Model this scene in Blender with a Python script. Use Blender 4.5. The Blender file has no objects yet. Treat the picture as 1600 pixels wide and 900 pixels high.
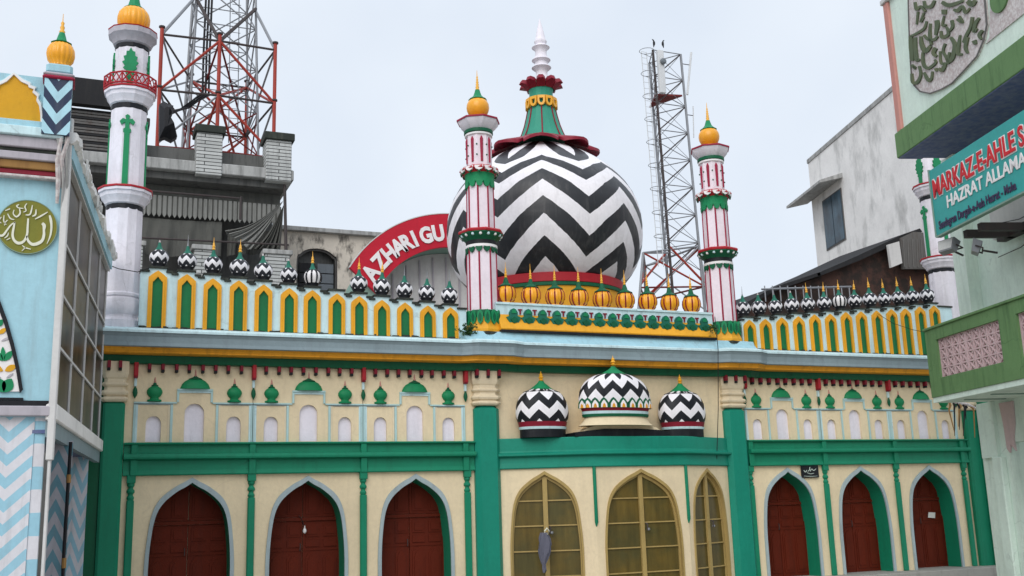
import bpy, math, random
from math import sin, cos, pi, radians
from mathutils import Matrix, Vector
random.seed(7)
sc = bpy.context.scene
col = sc.collection
# ------------------------------------------------------------------ camera
F = 1626.6966; YAW = 0.4010334866; PIT = 0.2087672202; ROLL = -0.0311759995
CP = Vector((1.4779824, -18.8727983, 1.6207035))
_fw = Vector((sin(YAW)*cos(PIT), cos(YAW)*cos(PIT), sin(PIT)))
_r = Vector((cos(YAW), -sin(YAW), 0)); _u = _r.cross(_fw)
R2 = cos(ROLL)*_r + sin(ROLL)*_u; U2 = -sin(ROLL)*_r + cos(ROLL)*_u
cam = bpy.data.objects.new('camera', bpy.data.cameras.new('camera')); col.objects.link(cam)
cam.matrix_world = Matrix(((R2.x, U2.x, -_fw.x, CP.x), (R2.y, U2.y, -_fw.y, CP.y), (R2.z, U2.z, -_fw.z, CP.z), (0, 0, 0, 1)))
cam.data.sensor_width = 36; cam.data.lens = 36*F/1600; cam.data.clip_end = 2000; cam.data.clip_start = .1
sc.camera = cam
# ------------------------------------------------------------------ overcast daylight
SUN_EL, SUN_AZ = radians(36), radians(218)      # azimuth clockwise from +Y: behind the viewer, to the left
w = bpy.data.worlds.new('World'); sc.world = w; w.use_nodes = True
nt = w.node_tree; nt.nodes.clear()
out = nt.nodes.new('ShaderNodeOutputWorld'); bg = nt.nodes.new('ShaderNodeBackground')
sky = nt.nodes.new('ShaderNodeTexSky'); sky.sky_type = 'NISHITA'; sky.sun_disc = False
sky.sun_elevation = SUN_EL; sky.sun_rotation = SUN_AZ; sky.dust_density = 4; sky.air_density = 1
tc = nt.nodes.new('ShaderNodeTexCoord'); nz = nt.nodes.new('ShaderNodeTexNoise'); nz.inputs['Scale'].default_value = 3.0; nz.inputs['Detail'].default_value = 4
cr = nt.nodes.new('ShaderNodeValToRGB'); cr.color_ramp.elements[0].position = .3; cr.color_ramp.elements[1].position = .7
cr.color_ramp.elements[0].color = (.665, .735, .835, 1); cr.color_ramp.elements[1].color = (.80, .855, .92, 1)
sc10 = nt.nodes.new('ShaderNodeVectorMath'); sc10.operation = 'SCALE'; sc10.inputs['Scale'].default_value = 11.4
mx = nt.nodes.new('ShaderNodeMix'); mx.data_type = 'RGBA'; mx.inputs['Factor'].default_value = .93
nt.links.new(tc.outputs['Generated'], nz.inputs['Vector']); nt.links.new(nz.outputs['Fac'], cr.inputs['Fac'])
sx = nt.nodes.new('ShaderNodeSeparateXYZ'); nt.links.new(tc.outputs['Generated'], sx.inputs[0])
mr = nt.nodes.new('ShaderNodeMapRange'); mr.inputs['From Min'].default_value = .45; mr.inputs['From Max'].default_value = 1.0; mr.inputs['To Min'].default_value = 11.0; mr.inputs['To Max'].default_value = 17.0
nt.links.new(sx.outputs['Z'], mr.inputs['Value']); nt.links.new(mr.outputs[0], sc10.inputs['Scale'])      # overcast sky: brighter towards the zenith
nt.links.new(cr.outputs['Color'], sc10.inputs[0]); nt.links.new(sky.outputs['Color'], mx.inputs['A']); nt.links.new(sc10.outputs[0], mx.inputs['B'])
nt.links.new(mx.outputs['Result'], bg.inputs['Color']); bg.inputs['Strength'].default_value = .1
nt.links.new(bg.outputs[0], out.inputs[0])
sl = bpy.data.lights.new('sun', 'SUN'); sl.energy = 1.5; sl.angle = radians(45); sl.color = (1, .97, .93)
so = bpy.data.objects.new('sun', sl); col.objects.link(so)
sd = Vector((sin(SUN_AZ)*cos(SUN_EL), cos(SUN_AZ)*cos(SUN_EL), sin(SUN_EL)))
so.rotation_euler = sd.to_track_quat('Z', 'Y').to_euler(); so.location = (0, -30, 40)
sc.view_settings.view_transform = 'Standard'; sc.view_settings.look = 'None'; sc.view_settings.exposure = 0.08; sc.view_settings.gamma = 1
# ------------------------------------------------------------------ helpers
def at(x, y, Y=0.0):
    d = _fw + (x-800)/F*R2 - (y-450)/F*U2
    return CP + d*((Y-CP.y)/d.y)
def atpl(x, y, P, ang):
    d = _fw + (x-800)/F*R2 - (y-450)/F*U2
    t = Vector((cos(ang), sin(ang))); n = Vector((-t.y, t.x)); P = Vector(P)
    k = (P-CP.xy).dot(n)/d.xy.dot(n); q = CP+k*d
    return (q.xy-P).dot(t), q.z
MATS = {}
def nodes(name):
    m = bpy.data.materials.new(name); m.use_nodes = True
    n = m.node_tree; b = n.nodes['Principled BSDF']; return m, n, b
def coordvec(n, scale=(1, 1, 1)):
    t = n.nodes.new('ShaderNodeTexCoord'); oi = n.nodes.new('ShaderNodeObjectInfo')
    ml = n.nodes.new('ShaderNodeMath'); ml.operation = 'MULTIPLY'; ml.inputs[1].default_value = 37
    n.links.new(oi.outputs['Random'], ml.inputs[0])
    a = n.nodes.new('ShaderNodeVectorMath'); a.operation = 'ADD'
    n.links.new(t.outputs['Object'], a.inputs[0]); n.links.new(ml.outputs[0], a.inputs[1])
    mp = n.nodes.new('ShaderNodeMapping'); mp.inputs['Scale'].default_value = scale
    n.links.new(a.outputs[0], mp.inputs['Vector']); return mp.outputs[0]
def noise(n, vec, scale, detail=5, rough=.6):
    z = n.nodes.new('ShaderNodeTexNoise'); z.inputs['Scale'].default_value = scale; z.inputs['Detail'].default_value = detail
    z.inputs['Roughness'].default_value = rough; n.links.new(vec, z.inputs['Vector']); return z.outputs['Fac']
def ramp(n, fac, a, b, ca=(0, 0, 0, 1), cb=(1, 1, 1, 1)):
    r = n.nodes.new('ShaderNodeValToRGB'); r.color_ramp.elements[0].position = a; r.color_ramp.elements[1].position = b
    r.color_ramp.elements[0].color = ca; r.color_ramp.elements[1].color = cb; n.links.new(fac, r.inputs[0]); return r.outputs[0]
def mixc(n, fac, A, B, mode='MIX'):
    x = n.nodes.new('ShaderNodeMix'); x.data_type = 'RGBA'; x.blend_type = mode
    for s, v in (('Factor', fac), ('A', A), ('B', B)):
        if isinstance(v, (int, float)): x.inputs[s].default_value = v
        elif isinstance(v, tuple): x.inputs[s].default_value = (*v[:3], 1)
        else: n.links.new(v, x.inputs[s])
    return x.outputs['Result']
def finish(n, b, c, rough, dirt, dcol, bump, vec=None, metal=0, dth=(.5, .72), sz=.12, fs=7, cracks=0):
    """mottling, vertical rain streaks and grime on top of a base colour"""
    vec = coordvec(n) if vec is None else vec
    big = noise(n, vec, 1.1, 6, .65); fine = noise(n, vec, 14, 5, .7)
    m = n.nodes.new('ShaderNodeMapping'); m.inputs['Scale'].default_value = (1, 1, sz); n.links.new(vec, m.inputs['Vector'])
    stk = noise(n, m.outputs[0], fs, 6, .65)
    c = mixc(n, .8, c, ramp(n, big, .25, .75, (.82, .82, .82, 1), (1.06, 1.06, 1.06, 1)), 'MULTIPLY')
    if cracks:
        wv = n.nodes.new('ShaderNodeVectorMath'); wv.operation = 'MULTIPLY_ADD'; wn = n.nodes.new('ShaderNodeTexNoise'); wn.inputs['Scale'].default_value = 3; wn.inputs['Detail'].default_value = 6; n.links.new(vec, wn.inputs['Vector'])
        n.links.new(wn.outputs['Color'], wv.inputs[0]); wv.inputs[1].default_value = (.5, .5, .5); n.links.new(vec, wv.inputs[2])
        vo = n.nodes.new('ShaderNodeTexVoronoi'); vo.feature = 'DISTANCE_TO_EDGE'; vo.inputs['Scale'].default_value = .75; n.links.new(wv.outputs[0], vo.inputs['Vector'])
        cm = n.nodes.new('ShaderNodeMath'); cm.operation = 'MULTIPLY'; n.links.new(ramp(n, vo.outputs['Distance'], .002, .012, (1, 1, 1, 1), (0, 0, 0, 1)), cm.inputs[0]); n.links.new(ramp(n, big, .48, .6), cm.inputs[1])
        c2 = n.nodes.new('ShaderNodeMath'); c2.operation = 'MULTIPLY'; c2.inputs[1].default_value = cracks; n.links.new(cm.outputs[0], c2.inputs[0]); c = mixc(n, c2.outputs[0], c, dcol)
        pm = noise(n, vec, 2.3, 8, .7); p2 = n.nodes.new('ShaderNodeMath'); p2.operation = 'MULTIPLY'; p2.inputs[1].default_value = .35*cracks; n.links.new(ramp(n, pm, .60, .68), p2.inputs[0]); c = mixc(n, p2.outputs[0], c, dcol)
    c = mixc(n, .7, c, ramp(n, fine, .3, .7, (.9, .9, .9, 1), (1.04, 1.04, 1.04, 1)), 'MULTIPLY')
    mu = n.nodes.new('ShaderNodeMath'); mu.operation = 'MULTIPLY'; mu.inputs[1].default_value = dirt
    n.links.new(ramp(n, stk, *dth), mu.inputs[0]); c = mixc(n, mu.outputs[0], c, dcol)
    n.links.new(c, b.inputs['Base Color']); b.inputs['Metallic'].default_value = metal; b.inputs['Specular IOR Level'].default_value = .5 if rough < .42 else .22
    rr = n.nodes.new('ShaderNodeMath'); rr.operation = 'MULTIPLY_ADD'; rr.inputs[1].default_value = .25; rr.inputs[2].default_value = rough-.12
    n.links.new(fine, rr.inputs[0]); n.links.new(rr.outputs[0], b.inputs['Roughness'])
    bp = n.nodes.new('ShaderNodeBump'); bp.inputs['Strength'].default_value = bump; bp.inputs['Distance'].default_value = .01
    n.links.new(fine, bp.inputs['Height']); n.links.new(bp.outputs[0], b.inputs['Normal'])
def paint(name, c, rough=.6, dirt=.25, dcol=(.12, .11, .1), bump=.35, metal=0, dth=(.5, .72), sz=.12, fs=7, cracks=0):
    m, n, b = nodes(name); rgb = n.nodes.new('ShaderNodeRGB'); rgb.outputs[0].default_value = (*c, 1)
    finish(n, b, rgb.outputs[0], rough, dirt, dcol, bump, metal=metal, dth=dth, sz=sz, fs=fs, cracks=cracks); MATS[name] = m; return m
def chevron(name, A, B, amp, rough=.4, dirt=.12, duty=.5, invert=False, wob=.05):
    """painted zigzag: UV x counts zigzags, UV y counts stripe pairs"""
    m, n, b = nodes(name); uv = n.nodes.new('ShaderNodeUVMap'); s = n.nodes.new('ShaderNodeSeparateXYZ'); n.links.new(uv.outputs[0], s.inputs[0])
    wv = noise(n, coordvec(n), 6, 2, .5)
    pp = n.nodes.new('ShaderNodeMath'); pp.operation = 'PINGPONG'; pp.inputs[1].default_value = .5; n.links.new(s.outputs['X'], pp.inputs[0])
    ml = n.nodes.new('ShaderNodeMath'); ml.operation = 'MULTIPLY_ADD'; ml.inputs[1].default_value = 2*amp*(1 if invert else -1)
    n.links.new(pp.outputs[0], ml.inputs[0]); n.links.new(s.outputs['Y'], ml.inputs[2])
    wb = n.nodes.new('ShaderNodeMath'); wb.operation = 'MULTIPLY_ADD'; wb.inputs[1].default_value = wob; n.links.new(wv, wb.inputs[0]); n.links.new(ml.outputs[0], wb.inputs[2])
    fr = n.nodes.new('ShaderNodeMath'); fr.operation = 'FRACT'; n.links.new(wb.outputs[0], fr.inputs[0])
    gt = n.nodes.new('ShaderNodeMath'); gt.operation = 'GREATER_THAN'; gt.inputs[1].default_value = duty; n.links.new(fr.outputs[0], gt.inputs[0])
    finish(n, b, mixc(n, gt.outputs[0], A, B), rough, dirt, (.2, .19, .18), .25); MATS[name] = m; return m
paint('cream', (.81, .67, .45), .7, .20, (.48, .39, .27), cracks=.2)
paint('cream_trim', (.78, .66, .47), .65, .15, (.4, .33, .24))
paint('green', (.010, .23, .125), .5, .3, (.01, .10, .055), cracks=.35)
paint('dark_green', (.006, .11, .05), .5, .3, (.01, .03, .02))
paint('cap_teal', (.015, .15, .10), .5, .2, (.01, .05, .04))
paint('neck_teal', (.035, .28, .19), .45, .2, (.02, .12, .1))
paint('leaf_green', (.012, .24, .095), .5, .2, (.01, .07, .03))
paint('panel_green', (.012, .17, .06), .55, .3, (.02, .06, .03))
paint('sky_blue_paint', (.36, .60, .69), .6, .35, (.22, .26, .27), cracks=.35)
paint('pale_blue', (.60, .79, .83), .65, .35, (.2, .22, .22), cracks=.35)
paint('fascia_blue', (.25, .32, .35), .6, .35, (.16, .18, .2), cracks=.35)
paint('arch_grey', (.38, .46, .48), .65, .35, (.2, .2, .2))
paint('teal_green', (.010, .25, .17), .45, .2, (.01, .12, .08))
paint('trim_blue', (.46, .66, .66), .6, .3, (.3, .32, .3))
paint('yellow', (.80, .38, .025), .5, .25, (.25, .12, .02))
paint('orange', (.80, .36, .03), .55, .4, (.14, .06, .02))
paint('gold', (.85, .42, .03), .35, .15, (.3, .13, .01))
paint('gold_ball', (.88, .38, .012), .3, .12, (.35, .12, .01))
paint('maroon', (.24, .012, .03), .45, .2, (.06, .01, .01))
paint('red', (.42, .02, .03), .45, .2, (.12, .01, .01))
paint('rib_red', (.33, .015, .05), .5, .15, (.1, .02, .03))
paint('lavender', (.84, .80, .88), .7, .15, (.4, .38, .42), cracks=.35)
paint('white', (.80, .76, .82), .6, .3, (.30, .28, .28), cracks=.35)
paint('pinkwhite', (.86, .76, .82), .55, .12, (.4, .36, .36))
paint('black_paint', (.011, .012, .016), .5, .2, (.07, .07, .07))
paint('mould', (.035, .04, .035), .9, .4, (.12, .13, .1))
paint('door_wood', (.12, .016, .006), .68, .4, (.05, .012, .008))
paint('door_dark', (.07, .02, .015), .6, .4, (.04, .01, .008))
paint('window_frame', (.42, .30, .11), .45, .3, (.15, .1, .04))
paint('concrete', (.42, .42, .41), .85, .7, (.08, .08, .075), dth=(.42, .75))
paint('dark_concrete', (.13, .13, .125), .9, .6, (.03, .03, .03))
paint('plinth_stone', (.36, .35, .32), .8, .4, (.12, .12, .1))
paint('stained_white', (.84, .82, .80), .8, .8, (.22, .22, .21), dth=(.50, .78), sz=.45, fs=1.3)
paint('old_cream', (.68, .61, .52), .85, .9, (.10, .09, .08), dth=(.52, .66), sz=.5, fs=3)
paint('steel_red', (.36, .045, .03), .5, .5, (.12, .04, .03))
paint('steel_maroon', (.16, .02, .02), .6, .4, (.05, .02, .02))
paint('steel_grey', (.26, .27, .29), .45, .4, (.15, .15, .15), metal=.3)
paint('steel_dark', (.06, .05, .05), .6, .3, (.1, .05, .04))
paint('antenna_white', (.62, .63, .64), .5, .2, (.4, .4, .4))
paint('sheet_dark', (.022, .022, .024), .8, .4, (.045, .042, .04))
paint('tin', (.13, .125, .12), .6, .6, (.06, .03, .02))
paint('rust_brick', (.075, .04, .032), .95, .85, (.025, .022, .02), dth=(.42, .56), sz=1, fs=2.5)
paint('sign_red', (.52, .015, .035), .45, .1, (.2, .02, .02))
paint('sign_white', (.85, .82, .82), .5, .05, (.4, .4, .4))
paint('sign_teal', (.04, .36, .34), .45, .15, (.03, .2, .2))
paint('letter_red', (.62, .02, .03), .5, .1, (.3, .02, .02))
paint('letter_dark', (.05, .04, .09), .5, .1, (.02, .02, .02))
paint('moss_green', (.13, .24, .10), .7, .5, (.03, .08, .03), cracks=.35)
paint('mint', (.70, .82, .73), .7, .35, (.28, .36, .32), cracks=.35)
paint('mint_light', (.70, .83, .74), .7, .25, (.34, .42, .38), cracks=.35)
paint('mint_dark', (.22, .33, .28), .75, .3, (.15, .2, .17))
paint('soffit_blue', (.10, .13, .27), .7, .6, (.30, .31, .34), dth=(.4, .8))
paint('terrazzo', (.66, .63, .62), .8, .6, (.34, .25, .25), dth=(.4, .6), sz=1, fs=16)
paint('salmon', (.58, .27, .23), .8, .4, (.4, .3, .28))
paint('pink_jali', (.58, .42, .43), .7, .2, (.3, .2, .2))
paint('olive_gold', (.20, .20, .03), .45, .3, (.3, .22, .02))
paint('brush_white', (.74, .74, .62), .6, .1, (.4, .4, .3))
paint('ochre', (.70, .36, .02), .6, .25, (.45, .25, .02))
paint('brown_band', (.33, .18, .06), .7, .5, (.10, .03, .02))
paint('grey_lilac', (.45, .42, .46), .7, .5, (.2, .2, .22))
paint('net_cloth', (.11, .11, .10), .95, .6, (.05, .05, .05))
paint('net_light', (.27, .27, .255), .95, .6, (.12, .12, .11))
paint('rag_grey', (.13, .13, .17), .9, .3, (.05, .05, .12))
paint('cable_black', (.015, .015, .018), .6, 0)
paint('lamp_glass', (.5, .5, .48), .3, .3, (.2, .2, .2))
paint('leaf', (.05, .11, .03), .6, .1)
paint('shutter_grey', (.17, .19, .21), .6, .4, (.07, .07, .07))
paint('panel_white', (.62, .61, .60), .6, .3, (.35, .35, .35))
paint('moss_ink', (.10, .13, .075), .7, .3, (.25, .22, .1))
paint('paper', (.75, .74, .70), .8, .1)
paint('flesh_pink', (.60, .46, .46), .8, .3, (.4, .3, .3))
paint('ground_paving', (.38, .35, .31), .85, .4, (.1, .1, .09))
chevron('dome_chevron', (.012, .013, .017), (.86, .83, .86), 1.0, .40, .20, wob=.05)
chevron('relief_chevron', (.012, .013, .018), (.86, .83, .86), .5, .45, .10)
chevron('small_chevron', (.02, .022, .03), (.84, .82, .85), .45, .45, .12, duty=.5, invert=True)
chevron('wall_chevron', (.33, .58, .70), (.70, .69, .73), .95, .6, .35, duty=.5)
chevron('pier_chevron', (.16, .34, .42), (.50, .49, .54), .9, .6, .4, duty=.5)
chevron('turret_chevron', (.03, .045, .09), (.42, .68, .78), .75, .5, .2, duty=.5, invert=True)
def brick():
    m, n, b = nodes('whitewashed_brick'); v = coordvec(n)
    s = n.nodes.new('ShaderNodeSeparateXYZ'); n.links.new(v, s.inputs[0]); c = n.nodes.new('ShaderNodeCombineXYZ')
    ad = n.nodes.new('ShaderNodeMath'); ad.operation = 'ADD'; n.links.new(s.outputs[0], ad.inputs[0]); n.links.new(s.outputs[1], ad.inputs[1])
    n.links.new(ad.outputs[0], c.inputs[0]); n.links.new(s.outputs[2], c.inputs[1])
    t = n.nodes.new('ShaderNodeTexBrick'); n.links.new(c.outputs[0], t.inputs[0]); t.inputs['Scale'].default_value = 2.4
    t.inputs['Color1'].default_value = (.55, .56, .55, 1); t.inputs['Color2'].default_value = (.44, .45, .44, 1); t.inputs['Mortar'].default_value = (.05, .05, .05, 1)
    t.inputs['Mortar Size'].default_value = .03; t.inputs['Row Height'].default_value = .26; t.inputs['Brick Width'].default_value = 2.6
    finish(n, b, t.outputs['Color'], .85, .4, (.08, .08, .08), .4); MATS['whitewashed_brick'] = m
brick()
def glass(name, c, c2):
    m, n, b = nodes(name); v = coordvec(n); z = noise(n, v, 1.6, 4, .6)
    mm = n.nodes.new('ShaderNodeMapping'); mm.inputs['Scale'].default_value = (2, 2, .25); n.links.new(v, mm.inputs['Vector'])
    z2 = noise(n, mm.outputs[0], 4, 4, .6)
    cc = mixc(n, ramp(n, z, .35, .65), c, c2); cc = mixc(n, .5, cc, ramp(n, z2, .3, .7, (.5, .5, .5, 1), (1.3, 1.3, 1.3, 1)), 'MULTIPLY')
    n.links.new(cc, b.inputs['Base Color']); b.inputs['Roughness'].default_value = .3; b.inputs['Specular IOR Level'].default_value = .25; MATS[name] = m
glass('brown_glass', (.14, .095, .022), (.085, .072, .024))
glass('murky_glass', (.012, .010, .008), (.085, .062, .035))
glass('blue_glass', (.02, .035, .05), (.05, .10, .14))

class MB:
    def __init__(s): s.v = []; s.f = []; s.mi = []; s.uv = []; s.T = Matrix(); s.mats = []
    def mat(s, m):
        if m not in s.mats: s.mats.append(m)
        return s.mats.index(m)
    def add(s, vs, fs, m, uvs=None):
        k = len(s.v); s.v += [s.T @ Vector(p) for p in vs]; i = s.mat(m)
        for j, f in enumerate(fs):
            s.f.append([k+a for a in f]); s.mi.append(i); s.uv.append(uvs[j] if uvs else None)
    def box(s, x0, x1, y0, y1, z0, z1, m):
        s.add([(x0, y0, z0), (x1, y0, z0), (x1, y1, z0), (x0, y1, z0), (x0, y0, z1), (x1, y0, z1), (x1, y1, z1), (x0, y1, z1)],
              [(0, 3, 2, 1), (4, 5, 6, 7), (0, 1, 5, 4), (1, 2, 6, 5), (2, 3, 7, 6), (3, 0, 4, 7)], m)
    def bbox(s, x0, x1, y0, y1, z0, z1, m, b=.02):
        """box with chamfered upright edges and top/bottom arrises"""
        P = lambda e: [(x0+b+e, y0+e), (x1-b-e, y0+e), (x1-e, y0+b+e), (x1-e, y1-b-e), (x1-b-e, y1-e), (x0+b+e, y1-e), (x0+e, y1-b-e), (x0+e, y0+b+e)]
        s.loft([(P(b*.7), z0), (P(0), z0+b*.7), (P(0), z1-b*.7), (P(b*.7), z1)], m)
    def loft(s, rings, m, uvf=None):
        n = len(rings[0][0]); vs = [(x, y, z) for P, z in rings for x, y in P]; fs = []
        for i in range(len(rings)-1):
            for j in range(n): a = i*n+j; b2 = i*n+(j+1) % n; fs.append((a, b2, b2+n, a+n))
        fs.append(tuple(reversed(range(n)))); fs.append(tuple(range(len(vs)-n, len(vs)))); s.add(vs, fs, m)
    def prism(s, P, y0, y1, m):
        """outline in x,z (any order), between planes y0 (front) and y1"""
        a = sum(P[i][0]*P[(i+1) % len(P)][1]-P[(i+1) % len(P)][0]*P[i][1] for i in range(len(P)))
        if a < 0: P = P[::-1]
        n = len(P); vs = [(x, y0, z) for x, z in P]+[(x, y1, z) for x, z in P]
        fs = [tuple(range(n)), tuple(reversed(range(n, 2*n)))]+[(i, i+n, (i+1) % n+n, (i+1) % n) for i in range(n)]
        s.add(vs, fs, m)
    def strip(s, O, I, y0, y1, m):
        """band between two open outlines of equal length, given thickness"""
        n = len(O); vs = [(x, y, z) for y in (y0, y1) for L in (O, I) for x, z in L]; fs = []
        for i in range(n-1):
            fs += [(i, i+1, n+i+1, n+i), (2*n+i, 3*n+i, 3*n+i+1, 2*n+i+1), (i, 2*n+i, 2*n+i+1, i+1), (n+i, n+i+1, 3*n+i+1, 3*n+i)]
        fs += [(0, n, 3*n, 2*n), (n-1, 3*n-1, 4*n-1, 2*n-1)]; s.add(vs, fs, m)
    def lathe(s, prof, m, n=24, c=(0, 0, 0), sy=1, u=0, vf=None, a0=0, lobes=0, lob=0):
        """profile of (r, z[, material]); vf maps z or index to a stripe value"""
        cx, cy, cz = c; vs = []
        for p in prof:
            for j in range(n):
                a = a0+2*pi*j/n; r = p[0]*(1+(lob*abs(sin(lobes*a/2)) if lobes else 0)); vs.append((cx+r*cos(a), cy+r*sin(a)*sy, cz+p[1]))
        for i in range(len(prof)-1):
            fs = []; uv = []
            for j in range(n):
                a = i*n+j; b = i*n+(j+1) % n; fs.append((a, b, b+n, a+n))
                if u:
                    v0, v1 = vf(i), vf(i+1); uv.append([(u*j/n, v0), (u*(j+1)/n, v0), (u*(j+1)/n, v1), (u*j/n, v1)])
            mm = prof[i][2] if len(prof[i]) > 2 else m
            k = len(s.v); s.mat(mm)
            if i == 0: s.v += [s.T @ Vector(q) for q in vs]; base = k
            for q, f in enumerate(fs): s.f.append([base+a for a in f]); s.mi.append(s.mat(mm)); s.uv.append(uv[q] if uv else None)
        if prof[0][0] > .001: s.f.append([base+a for a in reversed(range(n))]); s.mi.append(s.mat(prof[0][2] if len(prof[0]) > 2 else m)); s.uv.append(None)
        if prof[-1][0] > .001: s.f.append([base+(len(prof)-1)*n+a for a in range(n)]); s.mi.append(s.mat(m)); s.uv.append(None)
    def tube(s, pts, r, m, n=6):
        pts = [Vector(p) for p in pts]; vs = []; k = len(pts)
        for i, p in enumerate(pts):
            d = (pts[min(i+1, k-1)]-pts[max(i-1, 0)]).normalized(); a = d.cross(Vector((0, 0, 1)) if abs(d.z) < .9 else Vector((1, 0, 0))).normalized(); b = d.cross(a)
            rr = r[i] if isinstance(r, (list, tuple)) else r
            for j in range(n): t = 2*pi*j/n; vs.append(p+a*cos(t)*rr+b*sin(t)*rr)
        fs = [(i*n+j, i*n+(j+1) % n, (i+1)*n+(j+1) % n, (i+1)*n+j) for i in range(k-1) for j in range(n)]
        fs += [tuple(reversed(range(n))), tuple(range((k-1)*n, k*n))]; s.add(vs, fs, m)
    def archwall(s, x0, x1, z0, z1, O, y, m, depth=0, m2=None):
        """flat wall with an arched hole (O: left foot .. apex .. right foot) and its reveal"""
        xl, xr = O[0][0], O[-1][0]; zb = O[0][1]
        q = lambda a, b, c, d: s.add([(a, y, b), (c, y, b), (c, y, d), (a, y, d)], [(0, 1, 2, 3)], m)
        if xl > x0+1e-4: q(x0, z0, xl, z1)
        if x1 > xr+1e-4: q(xr, z0, x1, z1)
        if zb > z0+1e-4: q(xl, z0, xr, zb)
        for (a, za), (b, zb2) in zip(O, O[1:]):
            if b-a > 1e-4: s.add([(a, y, za), (b, y, zb2), (b, y, z1), (a, y, z1)], [(0, 1, 2, 3)], m)
            if depth: s.add([(a, y, za), (b, y, zb2), (b, y+depth, zb2), (a, y+depth, za)], [(0, 3, 2, 1)], m2 or m)
    def done(s, name, parent=None, smooth=False, ang=35, M=None):
        me = bpy.data.meshes.new(name)
        if M is None:
            xs = [p.x for p in s.v]; ys = [p.y for p in s.v]; zs = [p.z for p in s.v]
            M = Matrix.Translation(((min(xs)+max(xs))/2, (min(ys)+max(ys))/2, min(zs)))
        iv = M.inverted(); me.from_pydata([iv @ p for p in s.v], [], s.f)
        for m in s.mats: me.materials.append(MATS[m])
        me.polygons.foreach_set('material_index', s.mi)
        if any(u is not None for u in s.uv):
            L = me.uv_layers.new(name='UVMap')
            for p, u in zip(me.polygons, s.uv):
                if u is not None:
                    for li, c in zip(p.loop_indices, u): L.data[li].uv = c
        me.update()
        if smooth: me.shade_smooth(); me.set_sharp_from_angle(angle=radians(ang))
        return put(name, me, parent, M)
W = {}
def put(name, me, parent, M):
    o = bpy.data.objects.new(name, me); col.objects.link(o)
    if parent is not None: o.parent = parent; o.matrix_basis = W[parent.name].inverted() @ M
    else: o.matrix_basis = M
    W[o.name] = M.copy(); return o
def tag(o, label=None, cat=None, group=None, kind=None):
    for k, v in (('label', label), ('category', cat), ('group', group), ('kind', kind)):
        if v: o[k] = v
    return o
def thing(name, label, cat, loc=(0, 0, 0), rz=0, group=None):
    o = put(name, None, None, Matrix.Translation(loc) @ Matrix.Rotation(rz, 4, 'Z')); return tag(o, label, cat, group)
def inst(src, parent, D):
    """copy of a part and its sub-parts, moved by the world matrix D, under parent"""
    c = src.copy(); col.objects.link(c); M = D @ W[src.name]; c.parent = parent
    c.matrix_parent_inverse = Matrix(); c.matrix_basis = W[parent.name].inverted() @ M; W[c.name] = M
    for ch in list(src.children): inst(ch, c, D)
    return c
TR = lambda x, y=0, z=0: Matrix.Translation((x, y, z))
def curve_arch(P, n=6):
    """P: half outline from foot to apex [(x>0, z)...]; returns the full outline left to right, smoothed"""
    out = []
    for i in range(len(P)-1):
        p0 = P[max(i-1, 0)]; p1 = P[i]; p2 = P[i+1]; p3 = P[min(i+2, len(P)-1)]
        for k in range(n):
            t = k/n; f = lambda a, b, c, d: .5*(2*b+(c-a)*t+(2*a-5*b+4*c-d)*t*t+(3*b-a-3*c+d)*t**3)
            out.append((f(p0[0], p1[0], p2[0], p3[0]), f(p0[1], p1[1], p2[1], p3[1])))
    out.append(P[-1]); out = [(min(x, P[0][0]), z) for x, z in out]
    return [(-x, z) for x, z in out]+[(x, z) for x, z in reversed(out[:-1])]
def shift(O, dx, dz=0): return [(x+dx, z+dz) for x, z in O]
def text_mesh(s, size, ext=.01, offs=0.0, shear=0):
    c = bpy.data.curves.new('t', 'FONT'); c.body = s; c.size = size; c.extrude = ext; c.offset = offs; c.align_x = 'LEFT'; c.shear = shear; c.resolution_u = 3
    o = bpy.data.objects.new('t', c); col.objects.link(o); bpy.context.view_layer.update()
    me = bpy.data.meshes.new_from_object(o.evaluated_get(bpy.context.evaluated_depsgraph_get())); bpy.data.objects.remove(o); bpy.data.curves.remove(c)
    return me
def ribbon(mb, pts, m, f, th):
    """brush stroke: pts (x, y, width) in drawing units, f maps a drawing point to world, th is the raised thickness vector"""
    V = []; k = len(pts)
    dens = []
    for i in range(k-1):
        p0 = pts[max(i-1, 0)]; p1 = pts[i]; p2 = pts[i+1]; p3 = pts[min(i+2, k-1)]
        for q in range(4):
            t = q/4; dens.append(tuple(.5*(2*p1[c]+(p2[c]-p0[c])*t+(2*p0[c]-5*p1[c]+4*p2[c]-p3[c])*t*t+(3*p1[c]-p0[c]-3*p2[c]+p3[c])*t**3) for c in range(3)))
    dens.append(pts[-1]); n = len(dens)
    for i, p in enumerate(dens):
        a = dens[max(i-1, 0)]; b = dens[min(i+1, n-1)]; dx, dy = b[0]-a[0], b[1]-a[1]; L = math.hypot(dx, dy) or 1; nx, ny = -dy/L*p[2]/2, dx/L*p[2]/2
        A = f(p[0]+nx, p[1]+ny); B = f(p[0]-nx, p[1]-ny); V += [A+th, B+th, A, B]
    fs = []
    for i in range(n-1):
        a = 4*i; fs += [(a, a+1, a+5, a+4), (a, a+4, a+6, a+2), (a+1, a+3, a+7, a+5)]
    fs += [(0, 2, 3, 1), (4*n-4, 4*n-3, 4*n-1, 4*n-2)]; mb.add(V, fs, m)
# ------------------------------------------------------------------ ground and steps
g = MB(); g.add([(-400, -400, -.45), (400, -400, -.45), (400, 400, -.45), (-400, 400, -.45)], [(0, 1, 2, 3)], 'ground_paving'); tag(g.done('ground'), kind='structure')
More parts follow.
